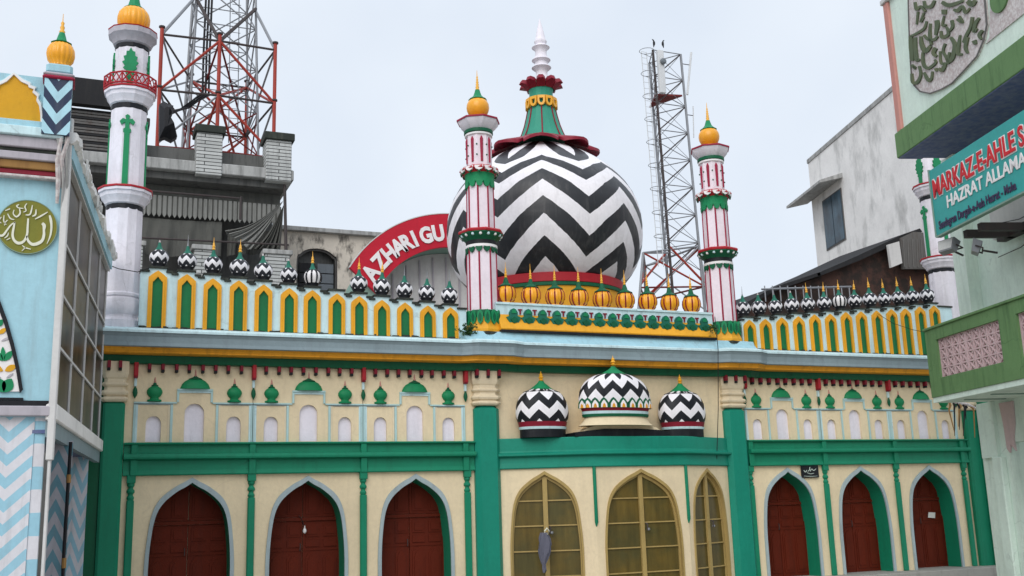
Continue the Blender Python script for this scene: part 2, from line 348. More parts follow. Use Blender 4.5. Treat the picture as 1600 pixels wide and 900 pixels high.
# =================================================================== THE SHRINE
mosque = thing('shrine_building', 'green and cream shrine building with arched doors, zigzag dome, minarets and striped parapet', 'shrine', (11.64, 0, 0))
OUT = curve_arch([(.73, 0), (.73, .8), (.70, 1.28), (.64, 1.69), (.52, 1.95), (.30, 2.14), (.12, 2.24), (0, 2.31)], 4)
INN = curve_arch([(.665, 0), (.665, .8), (.64, 1.27), (.58, 1.65), (.465, 1.88), (.265, 2.06), (.1, 2.155), (0, 2.225)], 4)
for m_ in ('door_wood', 'door_dark'): MATS[m_].node_tree.nodes['Principled BSDF'].inputs['Specular IOR Level'].default_value = .15
BAYS = ((2.42, [3.41, 5.40, 7.41], 8.42), (14.85, [15.83, 17.82, 19.82], 20.85))
wl = MB(); rv = MB()
for xa, cs, xb in BAYS:
    ed = [xa, (cs[0]+cs[1])/2, (cs[1]+cs[2])/2, xb]
    for i, c in enumerate(cs): wl.archwall(ed[i], ed[i+1], 0, 2.37, shift(INN, c), 0, 'cream', .42, 'green')
S_N = curve_arch([(.125, 2.92), (.125, 3.2), (.108, 3.29), (.06, 3.345), (0, 3.36)], 3)
B_N = curve_arch([(.165, 2.92), (.165, 3.38), (.145, 3.49), (.08, 3.56), (0, 3.58)], 3)
for xa, cs, xb in BAYS:
    for c in cs:
        for dx, O, hw in ((-.67, S_N, .33), (0, B_N, .34), (.67, S_N, .33)): wl.archwall(c+dx-hw, c+dx+hw, 2.9, 4.34, shift(O, c+dx), 0, 'cream', .07)
for x0, x1 in ((2.2, 2.45), (8.38, 8.7), (14.7, 14.87), (20.78, 21.5)): wl.box(x0, x1, .003, .2, 0, 4.34, 'cream')
wl.box(8.9, 14.6, 0, .2, 2.3, 4.34, 'cream')
wl.box(1.7, 21.6, .5, 1.0, 0, 4.75, 'cream')                              # the hall behind the doors
wl.box(1.7, 21.6, -.02, 9, 4.6, 4.8, 'concrete')
wl.done('wall', mosque)
tr = MB()
for xa, cs, xb in BAYS:
    for c in cs: 
        t = MB(); t.strip(shift(OUT, c), shift(INN, c), -.035, .0, 'arch_grey'); t.done('arch_trim', mosque)
# doors
def door(c, mat, first=[None]):
    if first[0] is not None and mat == 'door_wood':
        return inst(first[0], mosque, TR(c-first[0]['x0']))
    d = MB(); 
    for s in (-1, 1): d.box(c+s*.70-.05, c+s*.70+.05, .40, .47, 0, 2.3, mat)
    d.box(c-.65, c+.65, .40, .47, 2.18, 2.3, mat); d.box(c-.65, c+.65, .395, .46, 1.52, 1.58, mat)
    o = d.done('door', mosque)
    for s in (-1, 1):
        a, b = (c-.65, c-.006) if s < 0 else (c+.006, c+.65)
        l = MB(); l.box(a, b, .43, .46, 0, 1.515, mat); l.box(a, b, .43, .46, 1.585, 2.18, mat)
        for z0, z1, arch in ((.08, .98, 1), (1.06, 1.18, 0), (1.24, 1.46, 0), (1.64, 2.1, 0)):
            for k in (0, 1):
                w2 = (b-a)/2; p0 = a+k*w2+.05; p1 = a+(k+1)*w2-.03
                if arch:
                    P = [(p0, z0), (p1, z0), (p1, z1-.12), ((p0*.25+p1*.75), z1-.03), ((p0+p1)/2, z1), ((p0*.75+p1*.25), z1-.03), (p0, z1-.12)]
                    l.prism(P, .415, .431, mat)
                    l.prism([(x*.7+.3*(p0+p1)/2, z*.86+.14*(z0+z1)/2) for x, z in P], .40, .416, mat)
                elif z1-z0 > .15:
                    l.box(p0, p1, .415, .431, z0, z1, mat); l.box(p0+.04, p1-.04, .402, .416, z0+.04, z1-.04, mat)
                else: l.box(p0, p1, .413, .431, z0, z1, mat)
        l.box(a, b, .418, .431, .995, 1.03, mat)
        l.done('door_leaf', o)
    h = MB(); h.tube([(c-.05, .405, 1.12), (c-.05, .37, 1.12), (c-.05, .37, 1.0), (c-.05, .405, 1.0)], .008, 'steel_dark'); h.done('door_handle', o)
    if first[0] is None and mat == 'door_wood': o['x0'] = c; first[0] = o
    return o
doors = [door(c, 'door_wood') for c in BAYS[0][1]]+[door(c, 'door_wood') for c in BAYS[1][1]]
del_ = [o for o in bpy.data.objects if 'x0' in o]
for o in del_: del o['x0']
# niches with white backs
nb = MB(); nb.box(-.135, .135, .055, .075, 2.9, 3.37, 'lavender'); sn = nb.done('niche', mosque)
nb = MB(); nb.box(-.175, .175, .055, .075, 2.9, 3.59, 'lavender'); bn = nb.done('niche', mosque)
# green onion and half-dome reliefs over the niches
def onion(m='leaf_green'):
    k = MB(); k.lathe([(.11, 0), (.12, .015), (.12, .03), (.075, .045), (.07, .07), (.105, .1), (.13, .15), (.128, .19), (.10, .235), (.055, .265), (.04, .275)], m, 20, (0, -.005, 3.605), sy=.7)
    o = k.done('onion_relief', mosque, True, 50)
    f = MB(); f.lathe([(.055, 0), (.06, .012), (.03, .03), (.022, .06)], 'dark_green', 12, (0, -.005, 3.872), sy=.8); f.lathe([(.014, 0), (.02, .02), (.012, .045), (.014, .055), (.004, .1)], 'salmon', 10, (0, -.005, 3.93)); f.done('finial', o, True)
    return o
def halfdome():
    k = MB(); k.lathe([(.255, 0), (.25, .03), (.225, .085), (.18, .135), (.12, .17), (.07, .185)], 'leaf_green', 28, (0, .01, 3.832), sy=.45)
    o = k.done('half_dome_relief', mosque, True, 50)
    f = MB(); f.lathe([(.11, 0), (.115, .012), (.07, .03), (.03, .05), (.02, .065)], 'dark_green', 14, (0, 0, 4.0), sy=.6); f.lathe([(.012, 0), (.02, .02), (.012, .05), (.015, .065), (.004, .13)], 'salmon', 10, (0, -.005, 4.05)); f.done('finial', o, True)
    return o
on0 = onion(); hd0 = halfdome(); fst = True
for xa, cs, xb in BAYS:
    for c in cs:
        if fst: pass
        for dx in (-.67, .67):
            if fst:
                for o in (sn, on0):
                    D = TR(c+dx); 
                    M = D @ W[o.name]; o.matrix_basis = W[mosque.name].inverted() @ M; W[o.name] = M
                for ch in on0.children: W[ch.name] = D @ W[ch.name]
                ox = c+dx; fst = False
            else: inst(sn, mosque, TR(c+dx-ox)); inst(on0, mosque, TR(c+dx-ox))
fst = True
for xa, cs, xb in BAYS:
    for c in cs:
        if fst:
            for o in (bn, hd0):
                M = TR(c) @ W[o.name]; o.matrix_basis = W[mosque.name].inverted() @ M; W[o.name] = M
            for ch in hd0.children: W[ch.name] = TR(c) @ W[ch.name]
            ox = c; fst = False
        else: inst(bn, mosque, TR(c-ox)); inst(hd0, mosque, TR(c-ox))
# blue frame lines round the niches
for xa, cs, xb in BAYS:
    for c in cs:
        t = MB(); B = 'trim_blue'
        for s in (-1, 1):
            xs = sorted((c+s*1.0, c+s*.30)); t.box(xs[0], xs[1], -.03, 0, 3.575, 3.6, B)
            xs = sorted((c+s*1.0, c+s*.36)); t.box(xs[0], xs[1], -.015, 0, 3.555, 3.575, 'fascia_blue')
            xs = sorted((c+s*.30, c+s*.265)); t.box(xs[0], xs[1], -.028, 0, 3.6, 3.80, B)
            xs = sorted((c+s*.40, c+s*.36)); t.box(xs[0], xs[1], -.022, 0, 2.905, 3.555, B)
            xs = sorted((c+s*1.0, c+s*.965)); t.box(xs[0], xs[1], -.022, 0, 2.905, 3.555, B)
            xs = sorted((c+s*.963, c+s*.93)); t.box(xs[0], xs[1], -.010, 0, 2.905, 3.555, 'pale_blue')
            xs = sorted((c+s*.44, c+s*.404)); t.box(xs[0], xs[1], -.010, 0, 2.905, 3.555, 'cream_trim')
        t.box(c-.30, c+.30, -.04, 0, 3.80, 3.832, B); t.box(c-.27, c+.27, -.02, 0, 3.765, 3.80, 'pale_blue')
        t.done('niche_trim', mosque)
# red corbels and drops under the eaves
cb = None; xs = []
def corbel_at(x, y=0.0):
    global cb
    if cb is None:
        k = MB(); k.bbox(x-.028, x+.028, y-.11, y, 4.15, 4.27, 'maroon', .008); k.bbox(x-.026, x+.026, y-.10, y, 4.105, 4.152, 'black_paint', .008)
        cb = k.done('corbel', mosque); cb_x[0] = x; cb_x[1] = y
    else: inst(cb, mosque, TR(x-cb_x[0], y-cb_x[1]))
cb_x = [0, 0]
for xa, cs, xb in BAYS:
    marks = [xa, (cs[0]+cs[1])/2, (cs[1]+cs[2])/2, xb]
    for a, b in zip(marks, marks[1:]):
        for k in range(1, 9): corbel_at(a+(b-a)*k/9+random.uniform(-.008, .008))
    for x in marks:
        k = MB(); k.bbox(x-.036, x+.036, -.13, 0, 4.03, 4.27, 'red', .01); k.bbox(x-.033, x+.033, -.12, 0, 4.0, 4.032, 'maroon', .01)
        o = k.done('long_corbel', mosque)
        k = MB(); k.bbox(x-.022, x+.022, -.06, 0, 3.86, 4.0, 'pale_blue', .008)
        k.lathe([(.004, 0), (.03, .05), (.042, .1), (.035, .15), (.012, .2), (.01, .21)], 'dark_green', 12, (x, -.04, 3.655), sy=.7); k.done('drop', o, True)
for x in (8.6, 8.83, 9.06, 14.28, 14.53, 14.76, 1.98, 2.16): corbel_at(x, -.15)
for x in (9.3, 9.2): pass
# pillars, pilasters
def pillar(x0, x1, yf, zt=3.58, b=.09, cap=True, m='green'):
    k = MB(); k.bbox(x0, x1, yf, .1, -.1, zt, m, b); o = k.done('pillar', mosque)
    if cap:
        k = MB(); cx = (x0+x1)/2; hw = (x1-x0)/2
        def ring(e, z):
            bb = b+.01; X0, X1, Y0, Y1 = x0-e, x1+e, yf-e, .1
            return ([(X0+bb, Y0), (X1-bb, Y0), (X1, Y0+bb), (X1, Y1), (X0, Y1), (X0, Y0+bb)], z)
        pr = [(.0, 3.582), (.03, 3.6), (.045, 3.63), (.03, 3.66), (.0, 3.672), (.0, 3.69), (.03, 3.70), (.045, 3.735), (.03, 3.77), (.005, 3.78), (-.005, 3.80), (-.005, 3.84), (.02, 3.852), (.035, 3.88), (.02, 3.91), (0, 3.92), (.0, 3.97), (.02, 4.0), (.035, 4.06), (.035, 4.27)]
        k.loft([ring(e, z) for e, z in pr], 'cream_trim'); k.done('capital', o)
    return o
pillar(1.92, 2.27, -.15, b=.04); pillar(8.58, 9.09, -.16, m='teal_green'); pillar(14.27, 14.80, -.16, m='teal_green'); pillar(21.02, 21.40, -.12, b=.04)
k = MB(); k.bbox(1.62, 1.93, -.08, .2, -.1, 4.2, 'dark_green', .02); k.done('pilaster', mosque)
k = MB(); k.bbox(21.38, 21.62, -.30, .2, -.1, 4.1, 'green', .02); k.done('pilaster', mosque)
def pilaster(x):
    k = MB(); k.bbox(x-.06, x+.06, -.075, 0, 0, 1.95, 'green', .015)
    k.lathe([(.045, 0), (.06, .03), (.06, .05), (.04, .08), (.04, .1), (.065, .13), (.065, .16), (.04, .19), (.04, .21), (.06, .24), (.06, .28)], 'green', 14, (x, -.02, 1.95))
    k.bbox(x-.07, x+.07, -.09, 0, 2.23, 2.36, 'green', .01); return k.done('pilaster', mosque, True, 30)
for xa, cs, xb in BAYS:
    for x in (xa, (cs[0]+cs[1])/2, (cs[1]+cs[2])/2, xb): pilaster(x)
# ledge over the arches
def sweep(mb, path, prof, mats):
    """path: list of (x, y, nx, ny); prof: (offset out, z); mats per segment"""
    for i in range(len(prof)-1):
        vs = []
        for (x, y, nx, ny) in path:
            for o, z in (prof[i], prof[i+1]): vs.append((x+nx*o, y+ny*o, z))
        mb.add(vs, [(2*j, 2*j+2, 2*j+3, 2*j+1) for j in range(len(path)-1)], mats[i] if isinstance(mats, list) else mats)
    for (x, y, nx, ny), fl in ((path[0], 0), (path[-1], 1)):
        vs = [(x+nx*o, y+ny*o, z) for o, z in prof]+[(x, y, prof[-1][1]), (x, y, prof[0][1])]
        f = tuple(range(len(vs))); mb.add(vs, [f if fl else tuple(reversed(f))], mats[0] if isinstance(mats, list) else mats)
LP = [(.0, 2.35), (.075, 2.352), (.085, 2.37), (.06, 2.44), (.05, 2.60), (.13, 2.615), (.17, 2.63), (.175, 2.66), (.165, 2.705), (.13, 2.712), (.05, 2.72), (.045, 2.86), (.11, 2.87), (.12, 2.89), (.11, 2.905), (0, 2.908)]
for x0, x1 in ((2.28, 8.57), (14.82, 21.02)):
    k = MB(); sweep(k, [(x0, 0, 0, -1), (x1, 0, 0, -1)], LP, 'green')
    o = k.done('ledge', mosque, True, 25)
    for xa, cs, xb in BAYS:
        if xa > x0-1 and xb < x1+1:
            for x in (xa+.03, (cs[0]+cs[1])/2, (cs[1]+cs[2])/2, xb-.03): k = MB(); k.bbox(x-.055, x+.055, -.1, -.03, 2.708, 2.868, 'green', .01); k.bbox(x-.06, x+.06, -.11, -.03, 2.352, 2.61, 'green', .01); k.done('ledge_block', o)
# canted bay in the middle
C0, C1, C2, C3 = Vector((9.07, -.03)), Vector((10.79, -.68)), Vector((12.84, -.68)), Vector((14.30, -.03))
bay = MB()
CL = [(.0, 2.36), (.04, 2.362), (.055, 2.38), (.04, 2.47), (.03, 2.58), (.10, 2.595), (.12, 2.61), (.12, 2.64), (.05, 2.67), (.04, 2.70), (.035, 2.93), (.03, 2.945), (0, 2.95)]
def nrm(a, b): d = (b-a).normalized(); return Vector((d.y, -d.x))
n1, n2, n3 = nrm(C0, C1), nrm(C1, C2), nrm(C2, C3)
def mit(a, b): m = (a+b).normalized(); return m/m.dot(a)
m1, m2 = mit(n1, n2), mit(n2, n3)
path = [(*C0, *n1), (*C1, *m1), (*C2, *m2), (*C3, *n3)]
k = MB(); sweep(k, path, CL, 'teal_green'); k.add([(C0.x, 0, 2.947), (C0.x, C0.y, 2.947), (*C1, 2.947), (*C2, 2.947), (*C3, 2.947), (C3.x, 0, 2.947)], [(0, 1, 2, 3, 4, 5)], 'teal_green'); k.done('bay_ledge', mosque, True, 25)
def facet(A, B, pc, hw, px_label=None):
    """one canted face: A-B wall line, pc along-wall centre of the window, hw its half width"""
    d = (B-A); L = d.length; ang = math.atan2(d.y, d.x); T = Matrix.Translation((A.x, A.y, 0)) @ Matrix.Rotation(ang, 4, 'Z')
    out = [(x*hw/.73, z*2.31/2.31) for x, z in OUT]; inn = [(x*(hw-.035)/.73, z*2.245/2.31) for x, z in OUT]; gl = [(x*(hw-.065)/.73, z*2.19/2.31) for x, z in OUT]
    k = MB(); k.T = T; k.archwall(0, L, 0, 2.38, shift(inn, pc), 0, 'cream', .12, 'window_frame'); wlo = k.done('bay_wall', mosque)
    k = MB(); k.T = T; k.strip(shift(out, pc), shift(inn, pc), -.025, .0, 'window_frame'); k.strip(shift(inn, pc), shift(gl, pc), .05, .09, 'window_frame'); 
    k.box(pc-.045, pc+.045, .035, .085, 0, 2.2, 'window_frame'); o = k.done('arched_window', mosque)
    k = MB(); k.T = T; k.box(pc-hw, pc+hw, .088, .1, 0, 2.24, 'brown_glass'); k.done('window_pane', o)
    for z in (.33, .8, 1.27, 1.74):
        k = MB(); w0 = max(x for x, zz in gl if zz <= z+.05) if z < 1.7 else hw*.76
        w0 = min(w0, hw-.07)
        for s in (-1, 1):
            a, b = sorted((s*.047, s*w0)); k.box(pc+a, pc+b, .06, .086, z, z+.025, 'window_frame')
        k.T = T; k.v = [T @ v for v in k.v]; k.done('glazing_bar', o)
    return o, T
def along(px, py, A, B):
    ang = math.atan2((B-A).y, (B-A).x); return atpl(px, py, tuple(A), ang)[0]
for A, B, pl, pr, py in ((C0, C1, 797, 912, 850), (C1, C2, 945.5, 1067, 850), (C2, C3, 1086, 1139.5, 868)):
    a, b = along(pl, py, A, B), along(pr, py, A, B); a = max(a, .04); b = min(b, (B-A).length-.04)
    o, T = facet(A, B, (a+b)/2, (b-a)/2)
    k = MB(); k.T = T; k.tube([((a+b)/2+.06, .02, 1.27), ((a+b)/2+.08, -.02, 1.24), ((a+b)/2+.06, -.03, 1.13)], .014, 'steel_dark'); k.lathe([(.01, 0), (.035, .02), (.03, .05), (.01, .06)], 'steel_grey', 10, ((a+b)/2+.1, -.01, 1.12)); k.done('latch', o)
for c, n in ((C1, m1), (C2, m2)):
    k = MB(); k.tube([(c.x+n.x*.01, c.y+n.y*.01, 2.4), (c.x+n.x*.012, c.y+n.y*.012, 1.32), (c.x+n.x*.004, c.y, 1.24)], [.035, .035, .012], 'green', 8); k.done('corner_rod', mosque, True)
# stepped base and the three relief domes over the bay
k = MB(); k.prism([(10.45, 2.95), (12.55, 2.95), (12.55, 3.03), (12.35, 3.075), (11.9, 3.10), (11.1, 3.10), (10.7, 3.06), (10.45, 3.03)], -.62, 0, 'black_paint'); k.prism([(10.62, 3.04), (12.45, 3.04), (12.3, 3.13), (11.9, 3.19), (11.1, 3.19), (10.75, 3.12)], -.56, 0, 'cream'); k.done('dome_step', mosque)
def relief(cx, r, z0, nz, wide=False):
    cy = -.55 if wide else -.26; sy = .42 if wide else .62
    b = MB()
    if wide:
        b.lathe([(r*.93, 0, 'dark_green'), (r*.95, .05, 'dark_green'), (r*.93, .055, 'pale_blue'), (r*.95, .105, 'pale_blue'), (r*.93, .11, 'maroon'), (r*.98, .18, 'maroon')], 'maroon', 40, (cx, cy, z0), sy)
        b.lathe([(r*1.06, -.17), (r*.98, -.13), (r*.90, -.06), (r*.86, .0)], 'cream', 40, (cx, cy, z0), sy); b.box(cx-r*.6, cx+r*.6, cy, 0, z0-.2, z0+.6, 'cream'); o = b.done('relief_dome', mosque, True, 30); zb = z0+.17
        body = [(.97, 0), (1.01, .10), (1.02, .21), (.99, .33), (.93, .43), (.84, .52), (.73, .59), (.58, .65), (.4, .69)]
    else:
        b.lathe([(r*.86, 0, 'black_paint'), (r*.86, .15, 'black_paint'), (r*.88, .155, 'pale_blue'), (r*.91, .20, 'pale_blue'), (r*.88, .205, 'maroon'), (r*.93, .30, 'maroon')], 'maroon', 36, (cx, cy, z0), sy)
        o = b.done('relief_dome', mosque, True, 30); zb = z0+.29
        body = [(.92, 0), (.98, .09), (1.0, .19), (.985, .30), (.94, .40), (.86, .49), (.76, .56), (.60, .62), (.4, .66)]
    c = MB(); per = .355 if not wide else .36
    c.lathe([(a*r, z) for a, z in body], 'relief_chevron', 64 if wide else 50, (cx, cy, zb), sy, u=nz, vf=lambda i: body[i][1]/per+(.45 if wide else .3), a0=-pi/2); c.done('chevron_shell', o, True, 60)
    top = zb+body[-2][1]-.02+(.02 if wide else 0); g = MB()
    g.lathe([(r*.63, -.015, 'black_paint'), (r*.66, .0, 'black_paint'), (r*.50, .035, 'black_paint'), (r*.43, .05, 'leaf_green'), (r*.34, .085), (r*.24, .13), (r*.13, .18), (.04, .23)] if not wide else [(r*.50, -.01, 'black_paint'), (r*.52, .0, 'black_paint'), (r*.40, .035, 'black_paint'), (r*.34, .045, 'leaf_green'), (r*.26, .08), (r*.16, .12), (r*.09, .16), (.04, .20)], 'leaf_green', 48, (cx, cy, top), sy, lobes=12, lob=.07); g.done('leaf_cap', o, True, 40)
    g = MB(); g.lathe([(.03, 0), (.05, .02), (.028, .04), (.055, .07), (.03, .10), (.038, .13), (.01, .16), (.004, .20)], 'gold', 12, (cx, cy, top+.215)); g.done('finial', o, True)
    if wide:
        for q in range(-5, 6):
            a = -pi/2+q*.27; x = cx+r*1.0*cos(a); y = cy+r*1.0*sin(a)*sy
            g = MB(); g.T = Matrix.Translation((x, y, zb)) @ Matrix.Rotation(math.atan2(sin(a), cos(a)*sy)+pi/2, 4, 'Z'); g.prism([(-.10, 0), (.10, 0), (.09, .1), (.05, .16), (0, .20), (-.05, .16), (-.09, .1)], -.016, .03, 'dark_green')
            g.prism([(-.065, 0), (.065, 0), (.06, .07), (.025, .125), (0, .15), (-.025, .125), (-.06, .07)], -.026, -.014, 'sign_white'); g.prism([(-.036, 0), (.036, 0), (.025, .05), (0, .085), (-.025, .05)], -.034, -.024, 'orange'); g.done('lotus_leaf', o)
    return o
x1 = at(847, 640, -.26).x; x2 = at(960.5, 620, -.55).x; x3 = at(1065, 640, -.26).x
relief(x1, .55, 2.95, 8); relief(x2, .775, at(960, 650, -.85).z, 12, True); relief(x3, .54, 2.95, 8)
# cornice: one profile carried round the pillars
EP = [(1.45, 0), (8.22, 0), (8.50, .17), (9.22, .17), (9.48, .04), (13.9, .04), (14.15, .17), (14.92, .17), (15.2, 0), (21.75, 0)]
def cpath(f): return [(x, -f*e, 0, -1) for x, e in EP]
k = MB(); sweep(k, cpath(.6), [(0, 4.245), (.12, 4.25), (.13, 4.27), (.15, 4.372), (.15, 4.40)], 'dark_green'); k.done('green_beam', mosque)
k = MB(); sweep(k, cpath(1), [(.10, 4.385), (.33, 4.388), (.36, 4.40), (.35, 4.42), (.38, 4.47), (.40, 4.49)], 'orange'); k.done('orange_moulding', mosque)
k = MB(); sweep(k, cpath(1), [(.30, 4.488), (.44, 4.489), (.46, 4.50), (.45, 4.56), (.455, 4.66), (.48, 4.71), (.50, 4.725), (.50, 4.765), (.46, 4.79), (.0, 4.90)],
       ['fascia_blue']*6+['pale_blue']*3); k.done('cornice', mosque, True, 25)
k = MB(); sweep(k, [(8.30, 0, 0, -1), (8.48, -.02, 0, -1), (9.15, -.02, 0, -1), (9.3, 0, 0, -1), (13.75, 0, 0, -1), (13.9, -.02, 0, -1), (14.72, -.02, 0, -1), (14.95, 0, 0, -1)], [(.52, 4.77), (.50, 4.80), (.40, 4.90), (.36, 4.99), (0, 5.02)], 'sky_blue_paint'); k.done('apron', mosque)
# side parapets with yellow-framed green panels
def parapet(xs, ztops, xend0, xend1):
    n = len(xs); hw = .5*(xs[1]-xs[0]); k = MB(); P = [(xend0, 4.80)]
    zz = []
    for i, x in enumerate(xs):
        z = ztops[i]; zl = z-.07
        a = xend0 if i == 0 else x-hw; b = xend1 if i == n-1 else x+hw
        P += [(a, zl), (x-hw*.62, zl), (x-hw*.62, z), (x+hw*.62, z), (x+hw*.62, zl), (b, zl)]
    P.append((xend1, 4.80)); k.prism(P, -.15, .02, 'pale_blue'); o = k.done('parapet', mosque)
    k = MB(); rr = random.Random(int(xs[0]*10))
    for (a, za), (b, zb) in zip(P[1:-1], P[2:-1]):
        if b-a > .01: k.box(a-.012, b+.012, -.185, .05, za+.001, za+.035, 'mould')
    k.done('parapet_coping', o)
    k = MB(); x = xend0
    while x < xend1:
        d = rr.uniform(.03, .14); k.box(x, min(x+d, xend1), -.152-rr.uniform(.005, .05), -.149, 4.80, 4.86+rr.uniform(0, .035), 'mould'); x += d
    k.done('mould_line', o)
    for i, x in enumerate(xs):
        z = ztops[i]-.05+rr.uniform(-.015, .012); x = x+rr.uniform(-.008, .008); k = MB(); h = z-4.85
        A = curve_arch([(.155, 4.862), (.155, z-.20), (.135, z-.11), (.07, z-.05), (0, z)], 3); B = curve_arch([(.085, 4.862), (.085, z-.27), (.07, z-.20), (.035, z-.155), (0, z-.11)], 3)
        k.strip(shift(A, x), shift(B, x), -.185, -.15, 'yellow')
        A2 = curve_arch([(.115, 4.862), (.115, z-.23), (.10, z-.15), (.05, z-.095), (0, z-.05)], 3)
        k.strip(shift(A2, x), shift(B, x), -.197, -.183, 'yellow'); pa = k.done('arch_panel', o, True, 30)
        k = MB(); k.prism(shift(B, x), -.158, -.148, 'panel_green'); k.done('green_inset', pa)
LX = [at(px, py, -.15).x for px, py in ((245, 470), (290, 472), (331, 474), (372, 478), (411, 480), (451, 484), (488, 487), (526, 490), (561, 493), (597, 496), (633, 500), (668, 503), (704, 506))]
RX = [at(px, 520, -.15).x for px in (1171, 1196.5, 1222.5, 1248.5, 1274, 1299, 1323.5, 1347.5, 1372, 1395, 1417.5, 1440, 1463)]
LZ = [5.92-.034*i for i in range(13)]; RZ = [5.56+.047*i for i in range(13)]
parapet(LX, LZ, 2.42, 8.43); parapet(RX, RZ, 14.84, 20.95)
# small zigzag domes on the side parapets
def small_dome(kind, fin, cx, z):
    prof = [(.085, 0), (.10, .01), (.10, .03), (.125, .07), (.155, .13), (.165, .19), (.158, .235), (.135, .275), (.10, .305), (.07, .32)]
    b = MB(); m = 'small_chevron'
    if kind == 'stripe':
        b.lathe(prof[:4], 'black_paint', 20, (cx, -.065, z)); b.lathe(prof[3:], 'sign_white', 20, (cx, -.065, z))
        for q in range(10):
            a = q*2*pi/10; pts = [(cx+(r+.004)*cos(a), -.065+(r+.004)*sin(a), z+h) for r, h in prof[3:]]; b.tube(pts, .018, 'black_paint', 5)
    else: b.lathe(prof[:4]+[], 'black_paint', 24, (cx, -.065, z)); b.lathe(prof[3:], m, 44, (cx, -.065, z), u=7, vf=lambda i: (prof[3+i][1]-.07)/.17-.18)
    o = b.done('parapet_dome', mosque, True, 50)
    b = MB(); b.lathe([(.075, 0), (.09, .004), (.06, .035), (.040, .07), (.03, .11), (.022, .15)], 'cap_teal', 14, (cx, -.065, z+.31)); b.done('leaf_cap', o, True, 40)
    b = MB()
    if fin == 'gold': b.lathe([(.02, 0), (.034, .02), (.02, .045), (.03, .07), (.018, .1), (.02, .12), (.006, .15), (.003, .24)], 'gold', 10, (cx, -.065, z+.45))
    elif fin == 'thin': b.lathe([(.012, 0), (.018, .02), (.008, .05), (.006, .1), (.002, .22)], 'steel_grey', 8, (cx, -.065, z+.45))
    else: b.lathe([(.014, 0), (.02, .015), (.012, .04), (.003, .06)], 'terrazzo', 8, (cx, -.065, z+.45))
    b.done('finial', o, True); return o
protos = {}
def place_small(kind, fin, x, z):
    key = (kind, fin)
    if key not in protos: protos[key] = (small_dome(kind, fin, x, z), x, z)
    else: p, px, pz = protos[key]; inst(p, mosque, TR(x, -.065, z) @ Matrix.Rotation(random.uniform(-.05, .05), 4, 'Y') @ Matrix.Rotation(random.uniform(-.5, .5), 4, 'Z') @ Matrix.Scale(random.uniform(.95, 1.05), 4) @ TR(-px, .065, -pz))
fl = ['stub', 'thin', 'gold', 'gold', 'stub', 'stub', 'gold', None, 'gold', 'gold', 'thin', 'thin', 'thin']
for i, f in enumerate(fl):
    if f: place_small('stripe' if i == 6 else 'zig', f, LX[i]+.015, LZ[i]+.03)
fr = ['thin', 'stub', 'thin', 'stub', 'gold', 'gold', 'gold', 'gold', 'gold', 'gold', 'gold', 'gold', 'gold']
for i, f in enumerate(fr): place_small('stripe' if i == 6 else 'zig', f, RX[i]-.06, RZ[i]+.03)
# centre parapet
cp = MB(); cp.box(9.0, 14.0, -.28, .1, 4.9, 5.56, 'pale_blue'); cpo = cp.done('centre_parapet', mosque)
k = MB(); sweep(k, [(9.05, -.28, 0, -1), (13.98, -.28, 0, -1)], [(0, 5.03), (.13, 5.035), (.14, 5.06), (.12, 5.10), (.06, 5.2), (.02, 5.3), (0, 5.36)], 'yellow'); k.done('yellow_cove', cpo, True, 30)
k = MB(); k.box(9.05, 13.98, -.425, -.2, 4.985, 5.034, 'black_paint'); k.done('mould_line', cpo)
nT = 15; x0 = 9.2; sp = 4.72/nT
for i in range(nT):
    c = x0+sp*(i+.5); k = MB(); h = sp*.5
    k.prism([(c-h+.004, 5.30), (c-h*.66, 5.20), (c-h*.3, 5.145), (c, 5.125), (c+h*.3, 5.145), (c+h*.66, 5.20), (c+h-.004, 5.30), (c+h*.52, 5.33), (c+h*.55, 5.40), (c+h*.3, 5.46), (c, 5.48), (c-h*.3, 5.46), (c-h*.55, 5.40), (c-h*.52, 5.33)], -.345, -.28, 'cap_teal')
    k.prism([(c-h*.5, 5.26), (c-h*.2, 5.19), (c, 5.175), (c+h*.2, 5.19), (c+h*.5, 5.26), (c, 5.31)], -.37, -.344, 'dark_green'); k.prism([(c-h*.34, 5.38), (c+h*.34, 5.38), (c+h*.22, 5.44), (c, 5.455), (c-h*.22, 5.44)], -.36, -.344, 'leaf_green'); lf = k.done('leaf_scallop', cpo)
    if i < nT-1:
        k = MB(); xx = c+h; k.box(xx-.045, xx+.045, -.31, -.28, 5.455, 5.475, 'maroon'); k.box(xx-.012, xx+.012, -.31, -.28, 5.37, 5.455, 'maroon'); k.done('tee_mark', cpo)
k = MB(); k.box(9.0, 14.0, -.31, .12, 5.56, 5.60, 'pale_blue'); k.done('coping', cpo)
def kalash(cx, z):
    r = .185; pr = [(r*.62, 0), (r*.66, .02), (r*.62, .04), (r*.8, .07), (r*.97, .14), (r, .2), (r*.95, .27), (r*.8, .33), (r*.55, .37)]
    b = MB(); b.lathe(pr, 'gold_ball', 80, (cx, -.12, z), lobes=16, lob=.04); o = b.done('gold_kalash', mosque, True, 50)
    for q in range(8):
        a = -2.05+q*2*pi/8; b = MB(); b.tube([(cx+(rr+.004)*cos(a), -.12+(rr+.004)*sin(a), z+h) for rr, h in pr[2:]], .016, 'maroon', 5); b.done('rib', o)
    b = MB(); b.lathe([(r*.78, 0), (r*.8, .015), (r*.5, .05), (.055, .08), (.045, .13), (.025, .19)], 'dark_green', 24, (cx, -.12, z+.35), lobes=10, lob=.12); b.done('leaf_cap', o, True, 30)
    b = MB(); b.lathe([(.02, 0), (.035, .02), (.02, .04), (.03, .07), (.018, .095), (.026, .12), (.014, .15), (.018, .18), (.006, .22), (.003, .33)], 'gold', 10, (cx, -.12, z+.53)); b.done('finial', o, True); return o
